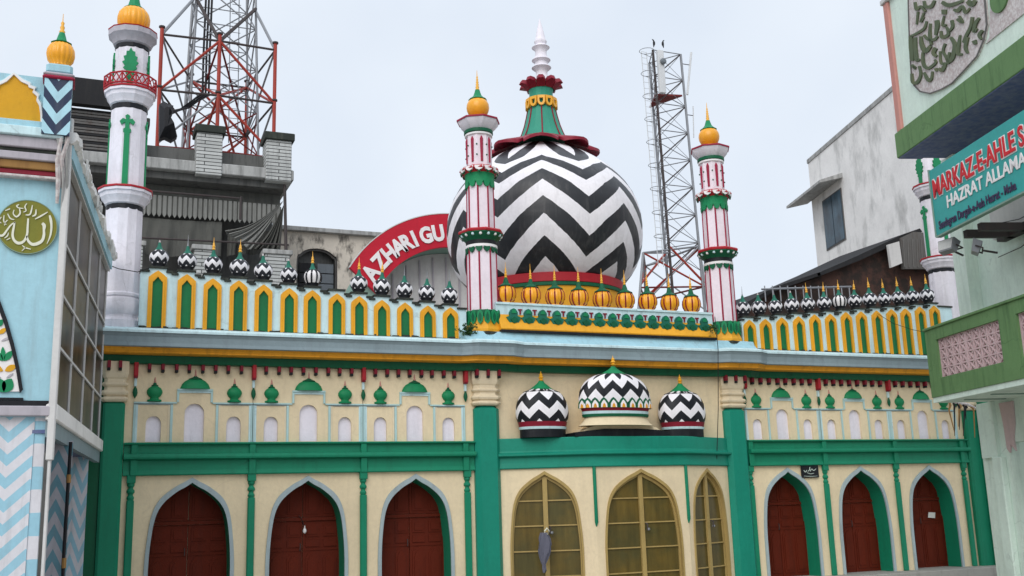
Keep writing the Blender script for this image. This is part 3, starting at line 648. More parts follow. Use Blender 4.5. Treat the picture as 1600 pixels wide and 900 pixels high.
k0 = kalash(9.30, 5.60)
for i in range(1, 9): inst(k0, mosque, TR(.5385*i))
# ------------------------------------------------------------------ striped minarets
def stage(mb, r0, z0, r1, z1, m, n=8, a0=pi/8, c=(0, 0)): mb.lathe([(r0, z0), (r1, z1)], m, n, (c[0], c[1], 0), a0=a0)
def colour_minaret(cx):
    root = thing_part = MB(); c = (cx, 0, 0); a8 = -2.10
    root.lathe([(.34, 4.98), (.40, 5.0), (.40, 5.05), (.37, 5.12), (.345, 5.28), (.34, 5.30)], 'yellow', 8, c, a0=a8+pi/8); root.lathe([(.342, 5.30), (.345, 5.42), (.33, 5.44)], 'dark_green', 8, c, a0=a8+pi/8)
    root.lathe([(.44, 4.93), (.44, 4.985)], 'mould', 8, c, a0=a8+pi/8); root.lathe([(.44, 4.78), (.43, 4.9), (.40, 4.93)], 'pale_blue', 8, c, a0=a8+pi/8)
    M = root.done('minaret', mosque, True, 20)
    for q in range(16):
        a = a8+q*2*pi/16; k = MB(); k.T = Matrix.Translation((cx+.345*cos(a), .345*sin(a), 5.14)) @ Matrix.Rotation(a+pi/2, 4, 'Z')
        k.prism([(0, 0), (.05, .06), (.062, .16), (.05, .24), (0, .30), (-.05, .24), (-.062, .16), (-.05, .06)], -.03, .01, 'leaf_green'); k.prism([(0, .06), (.025, .1), (.03, .17), (0, .24), (-.03, .17), (-.025, .1)], -.04, -.029, 'dark_green'); k.done('lotus_leaf', M)
    for r, z0, z1, tag_ in ((.30, 5.44, 6.72, 0), (.275, 7.10, 8.06, 1), (.265, 8.42, 9.08, 2)):
        k = MB(); k.lathe([(r, z0), (r*.985, z1)], 'pinkwhite', 8, c, a0=a8); s = k.done('shaft', M)
        for q in range(8):
            a = a8+q*2*pi/8; k = MB(); x, y = cx+(r-.004)*cos(a), (r-.004)*sin(a)
            if tag_ < 2: k.tube([(x, y, z0+.01), (x*.985+cx*.015, y*.985, z1)], .019, 'rib_red', 6)
            else:
                a += pi/8; x, y = cx+(r*.925)*cos(a), (r*.925)*sin(a); k.tube([(x, y, z0+.08), (x, y, z1-.1), (x, y, z1-.04)], [.026, .034, .01], 'rib_red', 8)
                k.T = TR(0)
            k.done('rib', s)
            if tag_ == 2:
                a -= pi/8
                for zz in (.2, .42):
                    k = MB(); k.lathe([(.003, 0), (.018, .012), (.018, .024), (.003, .036)], 'dark_green', 6, (cx+r*1.02*cos(a), r*1.02*sin(a), z0+zz)); k.done('stud', s)
    # lower gallery
    k = MB(); k.lathe([(.31, 6.70), (.325, 6.72), (.325, 6.77)], 'sign_white', 24, c); k.lathe([(.30, 6.77), (.31, 6.78), (.31, 6.86)], 'black_paint', 24, c)
    k.lathe([(.30, 6.86), (.33, 6.90), (.40, 6.95), (.43, 6.985), (.43, 7.0)], 'dark_green', 32, c, lobes=16, lob=.05); k.lathe([(.42, 7.0), (.46, 7.01), (.47, 7.045), (.44, 7.075), (.30, 7.10)], 'red', 8, c, a0=a8+pi/8); G = k.done('gallery', M, True, 30)
    for q in range(16):
        a = q*2*pi/16; k = MB(); k.lathe([(.004, 0), (.03, .015), (.034, .045), (.01, .075)], 'sign_white' if q % 2 else 'pale_blue', 8, (cx+.40*cos(a), .40*sin(a), 6.925)); k.done('bead', G, True)
    for q in range(12):
        a = q*2*pi/12; k = MB(); k.T = Matrix.Translation((cx+.305*cos(a), .305*sin(a), 6.60)) @ Matrix.Rotation(a+pi/2, 4, 'Z'); k.prism([(0, 0), (.055, .05), (.07, .12), (-.07, .12), (-.055, .05)], -.012, .02, 'dark_green'); k.done('scallop', G)
    # green band with scalloped flare
    k = MB(); k.lathe([(.28, 8.06), (.30, 8.07), (.30, 8.24), (.31, 8.26)], 'leaf_green', 24, c); k.lathe([(.30, 8.26), (.34, 8.29), (.39, 8.33), (.37, 8.38), (.29, 8.42)], 'red', 24, c, lobes=12, lob=.06); G = k.done('gallery', M, True, 30)
    for q in range(12):
        a = q*2*pi/12+.13
        k = MB(); k.T = Matrix.Translation((cx+.372*cos(a), .372*sin(a), 8.27)) @ Matrix.Rotation(a+pi/2, 4, 'Z'); k.prism([(0, 0), (.06, .025), (.085, .06), (.09, .1), (-.09, .1), (-.085, .06), (-.06, .025)], -.02, .02, 'sign_white'); k.prism([(0, -.03), (.035, -.01), (.05, .02), (-.05, .02), (-.035, -.01)], -.01, .015, 'dark_green'); k.done('scallop', G)
        k = MB(); k.T = Matrix.Translation((cx+.287*cos(a), .287*sin(a), 7.96)) @ Matrix.Rotation(a+pi/2, 4, 'Z'); k.prism([(0, 0), (.05, .03), (.072, .12), (-.072, .12), (-.05, .03)], -.012, .02, 'leaf_green'); k.done('scallop', G)
    k = MB(); k.lathe([(.27, 9.08), (.285, 9.085), (.285, 9.12), (.262, 9.125)], 'sign_white', 24, c); k.lathe([(.262, 9.12), (.30, 9.14), (.30, 9.20), (.27, 9.21)], 'dark_green', 24, c)
    k.lathe([(.27, 9.20), (.33, 9.25), (.41, 9.34), (.435, 9.40)], 'white', 8, c, a0=a8+pi/8); k.lathe([(.435, 9.395), (.455, 9.40), (.455, 9.43), (.3, 9.48), (.2, 9.49)], 'rib_red', 8, c, a0=a8+pi/8); k.done('top_cornice', M, True, 20)
    k = MB(); k.lathe([(.16, 9.48), (.17, 9.50), (.15, 9.53), (.19, 9.58), (.225, 9.66), (.235, 9.73), (.225, 9.80), (.19, 9.87), (.14, 9.91)], 'gold_ball', 32, c); B = k.done('gold_ball', M, True, 60)
    k = MB(); k.lathe([(.17, 9.89), (.185, 9.90), (.12, 9.95), (.08, 10.0), (.055, 10.08), (.045, 10.12)], 'leaf_green', 20, c, lobes=10, lob=.06); k.done('leaf_cap', B, True, 30)
    k = MB(); pr = [(.04, 10.12)]
    for q in range(6): pr += [(.046-.005*q, 10.13+q*.055), (.03-.004*q, 10.155+q*.055)]
    k.lathe(pr+[(.004, 10.56)], 'gold', 10, c); k.done('finial', B, True, 60); return M
mA = colour_minaret(8.84); inst(mA, mosque, TR(14.45-8.84))
# ------------------------------------------------------------------ white minarets at both ends
def white_minaret(cx, cy=.2):
    c = (cx, cy, 0); a8 = -1.94
    k = MB(); k.lathe([(.36, 4.8), (.36, 5.0), (.33, 5.02), (.30, 5.06), (.30, 5.10), (.33, 5.13), (.355, 5.2), (.36, 5.30), (.345, 5.38), (.32, 5.41), (.345, 5.43), (.345, 5.47), (.315, 5.50), (.315, 7.0)], 'white', 12, c, a0=a8); M = k.done('minaret', mosque, True, 25)
    def flare(z, rr, nm):
        k = MB(); k.lathe([(.30, z), (.318, z+.01), (.318, z+.09), (.30, z+.10)], 'black_paint', 16, c); k.lathe([(.30, z+.095), (.34, z+.12), (.36, z+.17), (rr-.04, z+.24), (rr-.03, z+.31), (rr, z+.315), (rr, z+.36)], 'white', 12, c, a0=a8); o = k.done(nm, M, True, 22)
        k = MB(); k.lathe([(rr, z+.362), (rr+.015, z+.37), (rr+.015, z+.40), (.3, z+.41)], 'red', 12, c, a0=a8); k.done('red_rim', o); return z+.41
    z = flare(6.98, .46, 'gallery'); k = MB(); k.lathe([(.315, z), (.31, 8.86)], 'white', 12, c, a0=a8); s = k.done('shaft', M)
    def leafcol(s, z0, z1, r, big):
        for q in range(4):
            a = a8+pi/12+q*pi/2; k = MB(); k.T = Matrix.Translation((cx+r*.955*cos(a), cy+r*.955*sin(a), 0)) @ Matrix.Rotation(a+pi/2, 4, 'Z')
            if not big:
                k.prism([(-.05, z0), (.05, z0), (.045, z1-.35), (.065, z1-.33), (.065, z1-.28), (.035, z1-.26), (.035, z1-.15), (.10, z1-.20), (.13, z1-.14), (.08, z1-.08), (.02, z1-.10), (.04, z1-.03), (0, z1),
                         (-.04, z1-.03), (-.02, z1-.10), (-.08, z1-.08), (-.13, z1-.14), (-.10, z1-.20), (-.035, z1-.15), (-.035, z1-.26), (-.065, z1-.28), (-.065, z1-.33), (-.045, z1-.35)], -.035, 0, 'leaf_green')
            else:
                L = [(.05, 0), (.055, .22), (.075, .23), (.075, .27), (.05, .28), (.12, .34), (.09, .38), (.14, .45), (.10, .48), (.12, .56), (.075, .58), (.075, .66), (.03, .67), (0, .74)]
                k.prism([(x, z0+z2) for x, z2 in L]+[(-x, z0+z2) for x, z2 in reversed(L[:-1])], -.035, 0, 'leaf_green')
            k.done('leaf_relief', s)
    leafcol(s, z, 8.72, .31, False)
    z = flare(8.86, .45, 'gallery')
    k = MB(); n = 12; R = .455; V = [(cx+R*cos(a8+q*2*pi/n), cy+R*sin(a8+q*2*pi/n)) for q in range(n)]
    for q in range(n):
        a, b = V[q], V[(q+1) % n]; m = ((a[0]+b[0])/2, (a[1]+b[1])/2)
        k.tube([(*a, z), (*a, z+.22)], .016, 'red'); k.tube([(*a, z+.21), (*b, z+.21)], .016, 'red'); k.tube([(*a, z+.02), (*b, z+.02)], .016, 'red')
        for p0, p1 in ((a, m), (m, b)): k.tube([(*p0, z+.02), (*p1, z+.20)], .012, 'red', 4); k.tube([(*p0, z+.20), (*p1, z+.02)], .012, 'red', 4)
    k.done('railing', M)
    k = MB(); k.lathe([(.30, z), (.29, 10.06)], 'white', 12, c, a0=a8); s = k.done('shaft', M); leafcol(s, 9.27, 10.0, .295, True)
    k = MB(); k.lathe([(.285, 10.04), (.30, 10.05), (.30, 10.12), (.28, 10.13)], 'black_paint', 16, c); k.lathe([(.28, 10.12), (.33, 10.15), (.37, 10.24), (.43, 10.30), (.43, 10.40)], 'grey_lilac', 12, c, a0=a8); k.lathe([(.43, 10.402), (.44, 10.42), (.3, 10.45)], 'red', 12, c, a0=a8); k.done('top_cornice', M, True, 22)
    k = MB(); k.lathe([(.18, 10.44), (.20, 10.46), (.24, 10.52), (.272, 10.62), (.275, 10.70), (.25, 10.81), (.20, 10.88), (.16, 10.90)], 'gold_ball', 108, c, lobes=18, lob=.06); B = k.done('gold_ball', M, True, 60)
    k = MB(); k.lathe([(.17, 10.89), (.18, 10.91), (.11, 10.96), (.09, 11.05), (.07, 11.16), (.05, 11.22)], 'leaf_green', 20, c, lobes=10, lob=.06); k.done('leaf_cap', B, True, 30)
    k = MB(); k.lathe([(.04, 11.22), (.06, 11.26), (.03, 11.3), (.045, 11.36), (.02, 11.42), (.03, 11.48), (.004, 11.75)], 'gold', 12, c); k.done('finial', B, True); return M
mW = white_minaret(2.12); mR = inst(mW, mosque, TR(21.14-2.12))
for o in list(mR.children):
    if o.name.startswith('railing'): bpy.data.objects.remove(o)
# ------------------------------------------------------------------ main dome
DX, DY = 11.64, 3.0
k = MB(); k.lathe([(1.80, 4.8), (1.80, 6.38)], 'yellow', 64, (DX, DY, 0)); D = k.done('main_dome', mosque, True, 30)
k = MB(); k.lathe([(1.80, 6.38), (1.84, 6.39), (1.84, 6.46), (1.78, 6.47)], 'dark_green', 64, (DX, DY, 0)); k.lathe([(1.78, 6.46), (1.82, 6.48), (1.82, 6.68), (1.72, 6.70)], 'red', 64, (DX, DY, 0)); k.done('base_ring', D, True, 30)
DP = [(1.60, 6.56), (1.72, 6.66), (1.86, 6.79), (1.99, 6.95), (2.10, 7.13), (2.19, 7.35), (2.25, 7.6), (2.28, 7.85), (2.285, 8.10), (2.265, 8.35), (2.21, 8.6), (2.12, 8.84), (1.99, 9.07), (1.83, 9.28), (1.64, 9.48), (1.42, 9.67), (1.18, 9.84), (.92, 10.0), (.6, 10.15)]
DPf = []
DP = [(r*1.022, z) for r, z in DP]
for (r0, z0), (r1, z1) in zip(DP, DP[1:]): DPf += [(r0+(r1-r0)*t/3, z0+(z1-z0)*t/3) for t in range(3)]
DPf.append(DP[-1]); aC = math.atan2(CP.y-DY, CP.x-DX)
def ypix(r, z):
    p = Vector((DX+r*cos(aC), DY+r*sin(aC), z))-CP; return 450-F*p.dot(U2)/p.dot(_fw)
YB = [(180, -.9), (225, -.35), (243, 0), (250, .5), (263, 1), (280, 1.5), (306, 2), (334, 2.5), (369, 3), (402, 3.5), (435, 4), (470, 4.5), (600, 6.4)]
def vd(i):
    y = ypix(*DPf[i])
    for (a, va), (b, vb) in zip(YB, YB[1:]):
        if y <= b: return va+(vb-va)*(y-a)/(b-a)
    return YB[-1][1]
k = MB(); k.lathe(DPf, 'dome_chevron', 112, (DX, DY, 0), u=7, vf=vd, a0=aC); k.done('chevron_shell', D, True, 80)
# petal skirt
for q in range(8):
    a = aC+q*2*pi/8+.0; k = MB(); hwid = pi/8*.96; vs = []; NU, NV = 8, 6
    for side in (0, 1):
        for i in range(NV+1):
            t = i/NV; rr = .50+.92*t; z = 10.42-.34*t**.8-.06*t*t-(.02 if t > .9 else 0)+.03*t**4
            for j in range(NU+1):
                s = -1+2*j/NU; ww = hwid*(1-(.12 if t > .85 else 0)*abs(s)); aa = a+s*ww; r2 = rr*(1-.13*t*abs(s)**1.6); dz = .045*t*(1-abs(s)**1.2)-.01
                vs.append((DX+r2*cos(aa), DY+r2*sin(aa), z+dz-(.07 if side else 0)))
    n = NU+1; m = (NV+1)*n; fs = []
    for i in range(NV):
        for j in range(NU): b = i*n+j; fs += [(b, b+n, b+n+1, b+1), (m+b, m+b+1, m+b+n+1, m+b+n)]
    for j in range(NU): b = NV*n+j; fs.append((b, m+b, m+b+1, b+1))
    for i in range(NV):
        b = i*n; fs.append((b, m+b, m+b+n, b+n)); b = i*n+NU; fs.append((b, b+n, m+b+n, m+b))
    k.add(vs, fs, 'maroon'); k.done('petal', D, True, 45)
k = MB(); k.lathe([(.62, 10.30), (.575, 10.38), (.50, 10.56), (.43, 10.76), (.375, 10.98), (.34, 11.15), (.31, 11.2), (.29, 11.5), (.29, 11.6), (.33, 11.76), (.36, 11.82), (.2, 11.84)], 'neck_teal', 16, (DX+.05, DY, 0), a0=aC); N = k.done('neck', D, True, 15)
for q in range(8):
    a = aC+q*pi/4; k = MB(); k.tube([(DX+.05+r*cos(a), DY+r*sin(a), z) for r, z in ((.60, 10.36), (.505, 10.56), (.435, 10.76), (.38, 10.98), (.345, 11.15))], .018, 'maroon', 5); k.done('rib', N)
for q in range(12):
    a = aC+q*pi/6; k = MB(); k.T = Matrix.Translation((DX+.05+.345*cos(a), DY+.345*sin(a), 11.16)) @ Matrix.Rotation(a+pi/2, 4, 'Z')
    O = curve_arch([(.09, .2), (.085, .08), (.05, .02), (0, 0)], 3); I = curve_arch([(.045, .2), (.042, .11), (.025, .07), (0, .06)], 3); k.strip(O, I, -.05, .01, 'gold'); k.box(-.09, .09, -.04, .01, .19, .26, 'gold'); k.done('gold_loop', N)
for q in range(10):
    a = aC+q*pi/5; k = MB(); k.T = Matrix.Translation((DX+.06+.34*cos(a), DY+.34*sin(a), 11.72)) @ Matrix.Rotation(a+pi/2, 4, 'Z')
    k.add([(-.10, .02, -.05), (.10, .02, -.05), (.115, -.08, .06), (.06, -.19, .10), (0, -.23, .07), (-.06, -.19, .10), (-.115, -.08, .06), (-.09, .04, .14), (.09, .04, .14), (.10, -.06, .17), (.05, -.15, .19), (0, -.19, .15), (-.05, -.15, .19), (-.10, -.06, .17)], [(0, 6, 5, 4, 3, 2, 1), (7, 8, 9, 10, 11, 12, 13), (0, 1, 8, 7), (1, 2, 9, 8), (2, 3, 10, 9), (3, 4, 11, 10), (4, 5, 12, 11), (5, 6, 13, 12), (6, 0, 7, 13)], 'maroon'); k.done('crown_petal', N, True)
k = MB(); k.lathe([(.2, 11.84), (.19, 11.98), (.16, 12.03), (.14, 12.12), (.15, 12.20), (.20, 12.24), (.245, 12.28), (.20, 12.33), (.16, 12.37), (.16, 12.42), (.20, 12.45), (.235, 12.48), (.19, 12.54), (.15, 12.58), (.14, 12.72), (.17, 12.77), (.225, 12.82), (.17, 12.87), (.13, 12.90), (.15, 12.95), (.16, 12.98), (.13, 13.04), (.115, 13.12), (.09, 13.25), (.05, 13.42), (.004, 13.62)], 'white', 24, (DX+.09, DY, 0)); k.done('spire', D, True, 50)
# plinth under the doors
k = MB(); k.bbox(14.6, 21.9, -.55, .41, -.44, -.001, 'plinth_stone', .015); k.bbox(1.7, 14.5, -.95, .41, -.44, -.001, 'plinth_stone', .015); tag(k.done('plinth', mosque))
# =================================================================== BLUE BUILDING, NEAR LEFT
YF = -6.1; blue = thing('blue_building', 'pale blue building with round calligraphy medallion and zigzag painted piers', 'building', (-1, YF+3, 0))
zf = lambda py, px=50: at(px, py, YF).z
S0, S1 = Vector((1.24, YF)), Vector((1.87, -.4)); sang = math.atan2((S1-S0).y, (S1-S0).x); SL = (S1-S0).length
TS = Matrix.Translation((S0.x, S0.y, 0)) @ Matrix.Rotation(sang, 4, 'Z')     # x along the side, +y inwards (to the left), -y outwards
k = MB(); k.loft([([(-7, YF), (1.215, YF), (1.66, -1.9), (1.5, -.5), (-7, -.5)], 2.78), ([(-7, YF), (1.215, YF), (1.66, -1.9), (1.5, -.5), (-7, -.5)], 5.75)], 'sky_blue_paint'); k.done('wall', blue)
k = MB(); k.box(-7, .98, YF-.02, YF+.5, 5.7, 6.79, 'sky_blue_paint'); k.done('roof_parapet', blue)
k = MB()
for a, b, o, m in ((6.10, 6.19, .16, 'sky_blue_paint'), (5.99, 6.098, .22, 'pale_blue'), (5.86, 5.988, .17, 'grey_lilac'), (5.81, 5.858, .13, 'mould'), (5.72, 5.808, .15, 'grey_lilac'), (5.62, 5.718, .11, 'brown_band'), (5.555, 5.618, .08, 'maroon'), (5.52, 5.553, .10, 'terrazzo')): k.bbox(-7, 1.12+o*.35, YF-o, YF+.02, a, b, m, .012)
k.done('cornice', blue)
# ogee panel
f = lambda px, py, y=YF: (at(px, py, y).x, at(px, py, y).z)
og = [(64, 204), (63, 180), (61, 167), (57, 160), (58, 153), (51, 147), (53, 142), (45, 139), (44, 135), (33, 130), (22, 119)]
og = og+[(44-x, y) for x, y in reversed(og[:-1])]
P = [f(*q) for q in og]; k = MB(); k.prism(P, YF-.035, YF-.018, 'ochre'); k.done('ogee_panel', blue)
k = MB(); k.prism([f(x+(5 if x > 22 else -5 if x < 22 else 0), y-(5 if y < 200 else 0)) for x, y in og], YF-.03, YF-.019, 'pale_blue'); k.strip([f(x+(3 if x > 22 else -3 if x < 22 else 0), y-(3 if y < 200 else 0)) for x, y in og], P, YF-.06, YF-.034, 'sign_white'); k.done('ogee_border', blue)
# corner turret
tx = at(90, 170, YF).x; k = MB()
def vbox(mb, x0, x1, y0, y1, z0, z1, m, per, u=1.0, off=0):
    P = [((x0, y0), (x1, y0)), ((x1, y0), (x1, y1)), ((x1, y1), (x0, y1)), ((x0, y1), (x0, y0))]
    for i, (a, b) in enumerate(P):
        L = math.hypot(b[0]-a[0], b[1]-a[1]); W0 = L/(x1-x0)*u
        mb.add([(*a, z0), (*b, z0), (*b, z1), (*a, z1)], [(0, 1, 2, 3)], m, [[(off, z0/per), (off+W0, z0/per), (off+W0, z1/per), (off, z1/per)]])
    mb.add([(x0, y0, z1), (x1, y0, z1), (x1, y1, z1), (x0, y1, z1)], [(0, 1, 2, 3)], m, [[(0, 0)]*4]); mb.add([(x0, y0, z0), (x0, y1, z0), (x1, y1, z0), (x1, y0, z0)], [(0, 1, 2, 3)], m, [[(0, 0)]*4])
vbox(k, tx-.15, tx+.15, YF-.25, YF+.05, 6.02, 6.70, 'turret_chevron', .27, 1.0, .0)
tu = k.done('turret', blue)
k = MB(); k.bbox(tx-.175, tx+.175, YF-.275, YF+.075, 6.70, 6.74, 'rib_red', .02); k.bbox(tx-.17, tx+.17, YF-.27, YF+.07, 6.742, 6.78, 'grey_lilac', .02); k.bbox(tx-.145, tx+.145, YF-.245, YF+.045, 6.782, 6.90, 'sky_blue_paint', .03); k.done('turret_cap', tu)
k = MB(); c = (tx, YF-.1, 0); k.lathe([(.10, 6.90), (.11, 6.91), (.10, 6.94), (.135, 6.99), (.15, 7.06), (.145, 7.12), (.12, 7.18), (.09, 7.205)], 'gold_ball', 96, c, lobes=16, lob=.07); B = k.done('gold_ball', tu, True, 60)
k = MB(); k.lathe([(.10, 7.20), (.115, 7.21), (.06, 7.24), (.045, 7.30), (.03, 7.35)], 'leaf_green', 16, c, lobes=8, lob=.06); k.lathe([(.03, 7.35), (.035, 7.37), (.02, 7.39), (.028, 7.42), (.015, 7.45), (.022, 7.48), (.006, 7.5), (.003, 7.6)], 'gold', 8, c); k.done('finial', tu, True, 50)
# medallion with brush calligraphy
mc = at(43, 355.5, YF); rx = at(90, 355.5, YF).x-mc.x; rz = mc.z-at(43, 398, YF).z
k = MB(); N = 48; k.prism([(mc.x+rx*cos(2*pi*i/N), mc.z+rz*sin(2*pi*i/N)) for i in range(N)], YF-.03, YF, 'olive_gold'); md = k.done('medallion', blue)
k = MB(); k.strip([(mc.x+rx*cos(2*pi*i/N), mc.z+rz*sin(2*pi*i/N)) for i in range(N+1)], [(mc.x+rx*.975*cos(2*pi*i/N), mc.z+rz*.975*sin(2*pi*i/N)) for i in range(N+1)], YF-.034, YF-.028, 'mint_dark'); k.done('rim', md)
STR = [[(635, 310, 22), (650, 370, 34), (657, 430, 28), (655, 500, 26), (640, 580, 20), (600, 675, 6)],
       [(540, 410, 30), (565, 440, 44), (562, 500, 30), (562, 560, 34), (540, 630, 36), (480, 670, 40), (410, 678, 36), (360, 630, 30), (345, 570, 22)],
       [(362, 350, 22), (355, 450, 26), (346, 560, 28), (305, 640, 30), (240, 665, 36), (185, 630, 32), (163, 560, 30), (178, 460, 26), (190, 395, 18)],
       [(195, 395, 14), (140, 435, 18), (90, 500, 22), (45, 560, 28), (0, 568, 26), (-60, 540, 20)],
       [(450, 358, 10), (530, 315, 20), (610, 268, 10)], [(415, 180, 10), (402, 250, 18), (380, 300, 18), (330, 305, 12)], [(462, 235, 12), (455, 300, 22), (415, 322, 12)],
       [(345, 158, 8), (320, 200, 16), (335, 250, 14), (300, 270, 8)], [(250, 225, 14), (258, 285, 20), (212, 328, 20), (172, 290, 14), (182, 240, 10)], [(245, 172, 10), (215, 190, 16), (240, 215, 12), (300, 222, 10)],
       [(132, 226, 14), (70, 250, 10)], [(100, 290, 12), (135, 350, 16), (185, 365, 8)], [(55, 310, 12), (50, 380, 16), (82, 430, 10)], [(20, 330, 12), (-10, 380, 14), (20, 410, 8)], [(100, 370, 10), (70, 400, 14), (60, 440, 8)], [(-60, 300, 12), (-40, 350, 14), (-70, 380, 10)],
       [(285, 690, 6), (320, 720, 16), (395, 742, 10)], [(330, 715, 12), (280, 765, 8)], [(110, 530, 8), (98, 570, 16), (60, 600, 10)], [(132, 600, 14), (85, 625, 8)]]
fm = lambda x, y: Vector((at(x/8.18, 300+y/8.18, YF).x, YF-.03, at(x/8.18, 300+y/8.18, YF).z))
for s in STR:
    k = MB(); ribbon(k, s, 'brush_white', fm, Vector((0, -.012, 0))); k.done('brush_stroke', md)
# painted arch at the lower left
arc = [(-45, 400), (-20, 430), (0, 478), (10, 505), (20, 540), (28, 575), (34, 612)]
k = MB(); k.prism([f(*q) for q in arc]+[f(-45, 612)], YF-.02, YF, 'sign_white'); ap = k.done('arch_painting', blue)
k = MB(); k.strip([f(x+2, y-3) for x, y in arc], [f(x-3, y+3) for x, y in arc], YF-.035, YF-.019, 'black_paint'); k.box(-6, at(37, 615, YF).x, YF-.035, YF, 2.965, 2.99, 'black_paint'); k.done('arch_border', ap)
g2 = lambda x, y: (at(x/4.5, 460+y/4.5, YF).x, at(x/4.5, 460+y/4.5, YF).z)
def leafshape(cx, cy, L, wd, ang, m):
    k = MB(); pts = []
    for t in range(13): a = t/12; pts.append((a*L, wd*sin(pi*a)**.8))
    pts += [(x, -y) for x, y in reversed(pts[1:-1])]; ca, sa = cos(ang), sin(ang)
    k.prism([g2(cx+x*ca-y*sa, cy+x*sa+y*ca) for x, y in pts], YF-.03, YF-.019, m); k.done('painted_leaf', ap)
leafshape(25, 470, 100, 17, -1.57-.05, 'leaf_green'); leafshape(28, 470, 95, 22, -.85, 'leaf_green'); leafshape(22, 470, 95, 22, -2.3, 'leaf_green'); leafshape(35, 540, 90, 22, -.45, 'ochre'); leafshape(22, 540, 90, 22, -2.7, 'ochre')
leafshape(28, 690, 110, 42, -1.05, 'leaf_green'); leafshape(28, 690, 110, 42, -2.05, 'leaf_green'); leafshape(-10, 280, 70, 16, -.6, 'ochre'); leafshape(-15, 230, 60, 20, -1.0, 'leaf_green'); leafshape(10, 330, 70, 8, -.4, 'grey_lilac'); leafshape(45, 590, 60, 8, -.6, 'grey_lilac'); leafshape(10, 590, 60, 8, -2.7, 'grey_lilac')
k = MB(); k.box(-6, 1.23, YF-.03, YF, 2.90, 2.96, 'black_paint'); k.bbox(-6, 1.24, YF-.08, YF+.02, 2.785, 2.898, 'grey_lilac', .015); k.done('ledge', blue)
# chevron piers below
k = MB(); vbox(k, -5.0, 1.08, YF+.02, YF+.5, -.45, 2.78, 'wall_chevron', .25, 12.4, .12); k.done('pier', blue)
k = MB(); vbox(k, 1.082, 1.19, YF+.03, YF+.4, -.45, 2.78, 'wall_chevron', .5, 0.0, 0); k.done('banded_corner', blue)
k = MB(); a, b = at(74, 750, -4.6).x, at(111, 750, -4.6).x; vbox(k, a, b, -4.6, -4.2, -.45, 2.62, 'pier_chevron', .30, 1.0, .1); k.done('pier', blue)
k = MB(); a, b = at(110, 750, -1.4).x, at(137, 750, -1.4).x; vbox(k, a, b, -1.4, -1.0, -.45, 2.62, 'wall_chevron', .34, 1.0, .3); k.done('pier', blue)
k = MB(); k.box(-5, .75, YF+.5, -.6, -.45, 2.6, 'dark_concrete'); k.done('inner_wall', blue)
k = MB(); p = at(110, 700, -4.7); k.tube([(p.x, -4.7, 2.6), (p.x-.006, -4.7, 1.3), (p.x+.01, -4.7, -.4)], .021, 'cable_black', 8); k.tube([(p.x, -4.7, 2.2), (p.x, -4.7, 2.1)], .028, 'brown_band', 8); k.tube([(p.x, -4.7, 1.2), (p.x, -4.7, 1.08)], .028, 'brown_band', 8); k.done('drainpipe', blue, True)
# glazed side bay
k = MB(); k.T = TS; k.box(0, SL, .012, .03, 2.93, 5.80, 'murky_glass'); gb = k.done('glazing', blue)
for s in (0.03, SL*.27, SL*.53, SL*.78, SL-.04):
    k = MB(); k.T = TS; k.box(s-.02, s+.02, -.012, .01, 2.93, 5.80, 'panel_white'); k.done('mullion', gb)
for z in (3.62, 4.24, 4.86):
    k = MB(); k.T = TS; k.box(.06, SL-.07, -.014, .008, z-.016, z+.016, 'panel_white'); k.done('transom', gb)
k = MB(); k.T = TS; k.box(-.05, SL, -.075, .05, 5.80, 5.99, 'sky_blue_paint'); k.box(-.02, SL, -.045, .04, 5.76, 5.798, 'panel_white'); k.done('head_beam', gb)
k = MB(); k.T = TS; k.bbox(-.06, SL+.05, -.07, .05, 2.74, 2.928, 'stained_white', .02); k.box(.0, SL, -.03, .05, 2.56, 2.738, 'fascia_blue'); k.box(0, SL, .05, .5, 2.60, 2.64, 'soffit_blue'); k.done('sill_beam', gb)
k = MB(); k.T = TS; k.bbox(-.08, .0, -.06, .02, 2.3, 6.3, 'panel_white', .012); k.tube([(-.04, -.02, 2.4), (-.04, -.02, -.4)], .02, 'panel_white'); k.done('corner_post', gb)
# ragged sunshade edge, weathered plaster
rr = random.Random(3); k = MB(); k.T = TS; n = 90; vs = []
for i in range(n+1):
    s = -.1+(SL+.2)*i/n; o = .12+.02*sin(i*.37)+rr.uniform(-.012, .018); z0 = 5.99-rr.uniform(0, .03); z1 = 6.09+.025*sin(i*.21+1)+rr.uniform(-.01, .02); vs += [(s, .1, 5.992), (s, -o+.05, z0), (s, -o, z0+.05), (s, -o+.01, z1), (s, .1, z1+.02)]
k.add(vs, [(5*i+a, 5*i+b, 5*i+5+b, 5*i+5+a) for i in range(n) for a, b in ((0, 1), (1, 2), (2, 3), (3, 4))]+[(0, 4, 3, 2, 1), (5*n, 5*n+1, 5*n+2, 5*n+3, 5*n+4)], 'stained_white'); k.done('sunshade', blue)
for i in range(12):
    k = MB(); k.T = TS; s = rr.uniform(0, SL); L = rr.uniform(.04, .22); k.prism([(s, 6.03), (s+rr.uniform(.03, .12), 6.04), (s+rr.uniform(.02, .06), 6.0-L)], -.165, -.155+rr.uniform(0, .02), 'stained_white'); k.done('plaster_flake', blue)
for i, (xa, xb) in enumerate(((83, 98), (90, 90), (97, 104), (102, 96), (86, 92))):
    pa = at(xa+6, 214, YF-.2); pb = at(xb, 250, YF-.16); pc = at(xb-2+i, 330-12*i, YF-.05); k = MB(); k.tube([pa, pb, (pb+pc)/2+Vector((.01, 0, 0)), pc], [.022, .03, .03, .02] if i % 2 else .014, 'terrazzo' if i % 2 else 'concrete', 6); tag(k.done('hanging_pipe' if i % 2 else 'hanging_cable', blue, True))
